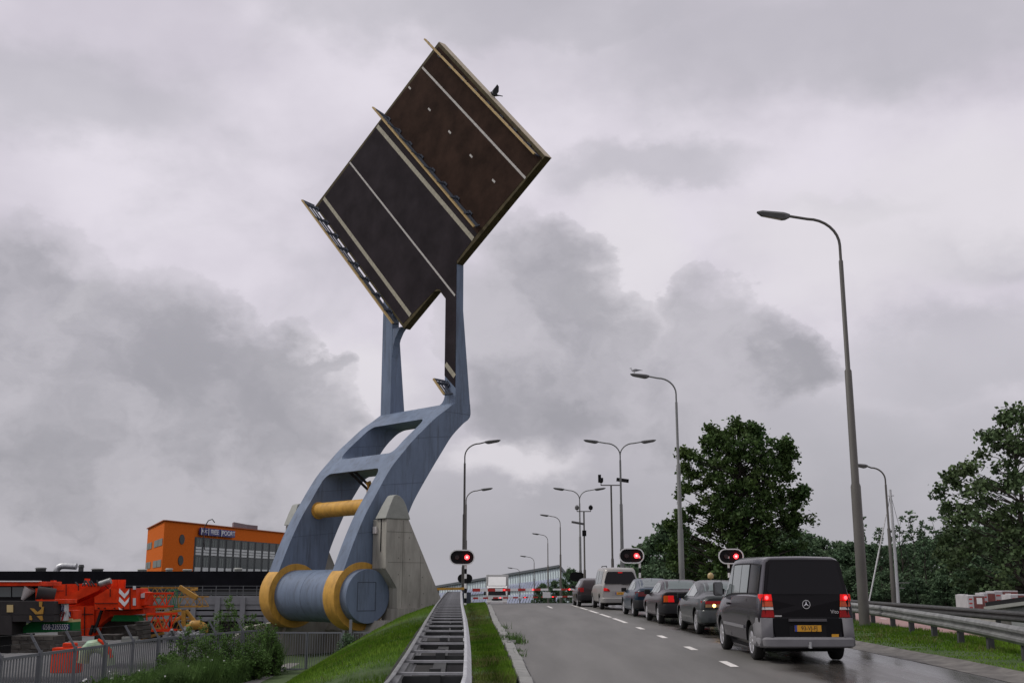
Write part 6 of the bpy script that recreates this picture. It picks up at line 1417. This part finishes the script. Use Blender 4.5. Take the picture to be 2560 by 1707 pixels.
tag(np_mesh('weed_leaves', leaves(np_c, [(.16, .16, .2)] * len(np_c), [14] * len(np_c), .10, seed=77), 4, M['weed']), kind='stuff')
fw = [(p[0], p[1], p[2] + .7 + .5 * q) for p, q in zip(wp_[3000:3045], hh)]
tag(np_mesh('white_weed_flowers', leaves(fw, [(.03, .03, .03)] * len(fw), [5] * len(fw), .06, seed=78), 4, M['white']), kind='stuff')
# scruffy tufts growing out of the broken kerb
kp = []
for y, n, s_ in ((27.5, 260, .30), (26.9, 200, .22), (24.2, 60, .14), (31, 80, .16), (22.8, 50, .12), (34, 60, .14)):
    r_ = np.random.default_rng(int(y * 10)); kp += [(xl(y) - .05 + r_.normal() * s_ * .6, y + r_.normal() * s_ * 1.3, zr(y) - .02) for _ in range(n)]
blades('kerb_weeds', kp, .06, .26, .012, M['weed'], .9, 12)
rb = MB()
for i in range(40):
    y = random.uniform(26, 29.4); x = xl(y) + random.uniform(-.35, .05); s_ = random.uniform(.03, .10); q = Vector((x, y, zr(y) + .02)); d_ = Vector((random.uniform(-1, 1), random.uniform(-1, 1), .3)).normalized() * s_; rb.bar(q - d_, q + d_, s_ * 1.2, s_)
tag(rb.build('kerb_rubble', M['curb']), kind='stuff')

# ------------------------------------------------------------------ boats and brick pallets at the right
def pallet(px0, px1, py0, py1, Y, label):
    a, b = at(2380 + px0 / 13.07, 1450 + py1 / 13.07, Y), at(2380 + px1 / 13.07, 1450 + py0 / 13.07, Y); z0, z1 = min(a.z, .45), b.z; w_ = b.x - a.x; xm = a.x + w_ * .36
    t = thing('brick_pallet', ((a.x + b.x) / 2, Y, z0), label, 'brick pallet', 'wrapped brick pallets on the quay')
    m = MB(); m.box((xm, Y, z0), (b.x, Y + .9, z1 - .06)); m.build('bricks', M_brick, t, bevel=.02)
    m = MB(); m.box((a.x, Y - .012, z0), (xm - .003, Y + .9, z1 - .02)); m.box((xm, Y + .0, z1 - .058), (b.x, Y + .9, z1)); w2 = m.build('white_wrapping', M['wrap'], t, bevel=.015)
    m = MB()
    for k in range(4):
        zc = z0 + (z1 - z0) * (.2 + .2 * k); m.box((a.x + w_ * .08, Y - .02, zc - .03), (a.x + w_ * .26, Y - .0125, zc + .03))
    m.build('printed_marks', M['red'], w2)
    if w_ > .7: m = MB(); m.box((xm + .12, Y - .016, z1 - .38), (xm + .36, Y - .001, z1 - .12)); m.build('paper_label', M['white'], t)
M_brick = mat('red_bricks_in_film', (.17, .045, .04), .5, var=.35, vscale=4); M['wrap'] = mat('white_printed_film', (.42, .41, .42), .4, var=.12, vscale=3)
pallet(395, 530, 450, 1000, 52.5, 'narrow brick pallet at the left end of the row by the canal'); pallet(540, 1060, 480, 1000, 50, 'brick pallet with a paper label, left of the gap in the row'); pallet(1075, 1410, 395, 1060, 50.2, 'brick pallet with white printed side right of the gap')
pallet(1425, 2150, 335, 1060, 51, 'tallest brick pallet with a paper label above the barge rim'); pallet(1950, 2600, 450, 1000, 48.6, 'lower white wrapped brick pallet at the right edge')
q_ = MB(); q_.box((18.6, 44, -1.6), (60, 60, .44)); tag(q_.build('quay', M['concrete']), kind='structure')
bg_ = thing('barge', (23.5, 43, -.9), 'grey corrugated barge hold with a dark rim at the right edge', 'barge')
p0, p1 = at(2380 + 1240 / 13.07, 1450 + 830 / 13.07, 46), at(2380 + 3300 / 13.07, 1450 + 560 / 13.07, 40)
m = MB(); m.bar(p0 + Vector((0, 0, .06)), p1 + Vector((0, 0, .06)), .35, .16); m.build('hold_rim', M['trim'], bg_); m = MB(); m.bar(p0 - Vector((0, 0, .1)), p1 - Vector((0, 0, .1)), .5, .13); m.build('rubbing_strake', M['cap'], bg_)
m = MB(); d_ = (p1 - p0); L_ = d_.length; nn = Vector((d_.y, -d_.x, 0)).normalized(); rows = []
for i in range(121):
    c = p0.lerp(p1, i / 120) + nn * (.03 if i % 2 else -.03) + Vector((.05, .12, 0)); rows.append([Vector((c.x, c.y, c.z - .16)), Vector((c.x, c.y, -1.0))])
m.sheet(rows); m.build('corrugated_side', mat('pale_corrugated_steel', (.33, .35, .34), .5, .2, var=.1), bg_)
m = MB(); m.prism([Vector((p0.x + .2, p0.y + .3, -1.6)), Vector((p1.x, p1.y + .3, -1.6)), Vector((p1.x + 2, p1.y + 3, -1.6)), Vector((p0.x + 3, p0.y + 3, -1.6))], (0, 0, 2.0)); m.build('hull', M['trim'], bg_)
yt = thing('sailboat', (21.6, 64, -1.2), 'moored sailing boat with a white mast and lowered spar behind the guard rail', 'sailboat')
m = MB(); m.tube([(21.6, 64, -.4), (21.62, 64, 3), (21.6, 64, 7.1)], [.10, .09, .07], 12); m.tube([(21.45, 64, 6.75), (21.8, 64, 6.75)], .03, 6); mast = m.build('mast', M['wht_mast'] if 'wht_mast' in M else mat('white_mast', (.55, .56, .57), .4), yt, smooth=40)
m = MB(); m.tube([(21.25, 63.9, 5.7), (20.6, 63.9, 3.3), (19.95, 63.9, .9)], [.03, .05, .04], 8); m.build('spar', M['wht_mast'] if 'wht_mast' in M else mat('white_spar', (.62, .62, .62), .5), yt, smooth=50)
m = MB(); m.bar((21.6, 64, 6.9), (23.6, 66, .2), .015, .015); m.bar((21.6, 64, 6.9), (21.3, 63.9, 5.7), .02, .02); m.build('rigging', M['galv_dark'], yt)
m = MB(); m.bar((21.2, 64, 1.9), (22.3, 64, 1.9), .05, .05); m.bar((21.2, 64, 1.65), (22.0, 64, 1.6), .05, .05); m.build('spreader', M['cap'], yt)
hl_ = [(-4.2, .02, .5), (-3.6, .9, .25), (-1.5, 1.35, .0), (1.0, 1.3, .0), (3.0, .95, .1), (3.8, .7, .15)]
m = MB(); m.sheet([[(21.6 - w_, 64 + y, -.35 + s_ * .5), (21.6 - w_ * .6, 64 + y, -1.4), (21.6 + w_ * .6, 64 + y, -1.4), (21.6 + w_, 64 + y, -.35 + s_ * .5), (21.6, 64 + y, -.3 + s_ * .5), (21.6 - w_, 64 + y, -.35 + s_ * .5)] for y, w_, s_ in hl_]); m.build('hull', M['trim'], yt, smooth=50)

# ------------------------------------------------------------------ birds
def bird(name, p, heading, s_, m_body, label, wings_up=False, head=None, pitch=0):
    t = bpy.data.objects.new(name, None); C.objects.remove if False else None
    mb = MB(); pts = [(-.23, .015), (-.17, .03), (-.08, .065), (.02, .08), (.09, .065), (.13, .04), (.15, .034)]
    mb.tube([(x * s_, 0, (.16 + .10 * max(0, x) + .10 * (x < -.1) * (x + .1)) * s_) for x, r in pts], [r * s_ for x, r in pts], 14)
    mb.tube([(.13 * s_, 0, .175 * s_), (.155 * s_, 0, .22 * s_), (.17 * s_, 0, .255 * s_)], [.04 * s_, .03 * s_, .03 * s_], 10)
    mb.tube([(.145 * s_, 0, .27 * s_), (.16 * s_, 0, .275 * s_), (.19 * s_, 0, .27 * s_), (.21 * s_, 0, .265 * s_)], [.02 * s_, .038 * s_, .034 * s_, .012 * s_], 10)
    mb.prism([(-.40 * s_, -.03 * s_, .15 * s_), (-.40 * s_, .03 * s_, .15 * s_), (-.15 * s_, .045 * s_, .16 * s_), (-.15 * s_, -.045 * s_, .16 * s_)], (0, 0, .015 * s_))
    o = mb.build(name, m_body, smooth=60, loc=(0, 0, 0)); tag(o, label, 'bird')
    b = MB(); b.tube([(.205 * s_, 0, .265 * s_), (.25 * s_, 0, .258 * s_)], [.012 * s_, .003 * s_], 6); b.build('beak', M['text_dark'], o, loc=(0, 0, 0))
    l = MB()
    for y in (-.03, .03): l.tube([(.0, y * s_, .1 * s_), (.01 * s_, y * s_, 0)], .007 * s_, 6)
    l.build('leg', M['text_dark'], o, loc=(0, 0, 0))
    for sd_ in (-1, 1):
        w_ = MB()
        if not wings_up: w_.prism([(.10 * s_, sd_ * .075 * s_, .19 * s_), (-.05 * s_, sd_ * .085 * s_, .21 * s_), (-.34 * s_, sd_ * .03 * s_, .17 * s_), (-.1 * s_, sd_ * .075 * s_, .14 * s_)], (0, sd_ * .012 * s_, 0))
        else: w_.prism([(.10 * s_, sd_ * .06 * s_, .2 * s_), (.08 * s_, sd_ * .14 * s_, .42 * s_), (-.05 * s_, sd_ * .2 * s_, .62 * s_), (-.14 * s_, sd_ * .18 * s_, .52 * s_), (-.16 * s_, sd_ * .1 * s_, .3 * s_), (-.1 * s_, sd_ * .06 * s_, .19 * s_)], (0, sd_ * .015 * s_, 0))
        w_.build('wing', M['gull_grey'] if m_body is M['gull_white'] else m_body, o, loc=(0, 0, 0))
    o.location = p; o.rotation_euler = (0, pitch, heading)
    return o
bird('gull', (6.60, 59, 12.88), R(180), 1.1, M['gull_white'], 'grey and white gull standing on a street lamp lantern')
bird('crow', B(-48.5, 45.3, 32.20), R(200), 1.35, M['black_feather'], 'black bird with raised wings on the top edge of the bridge deck', True)
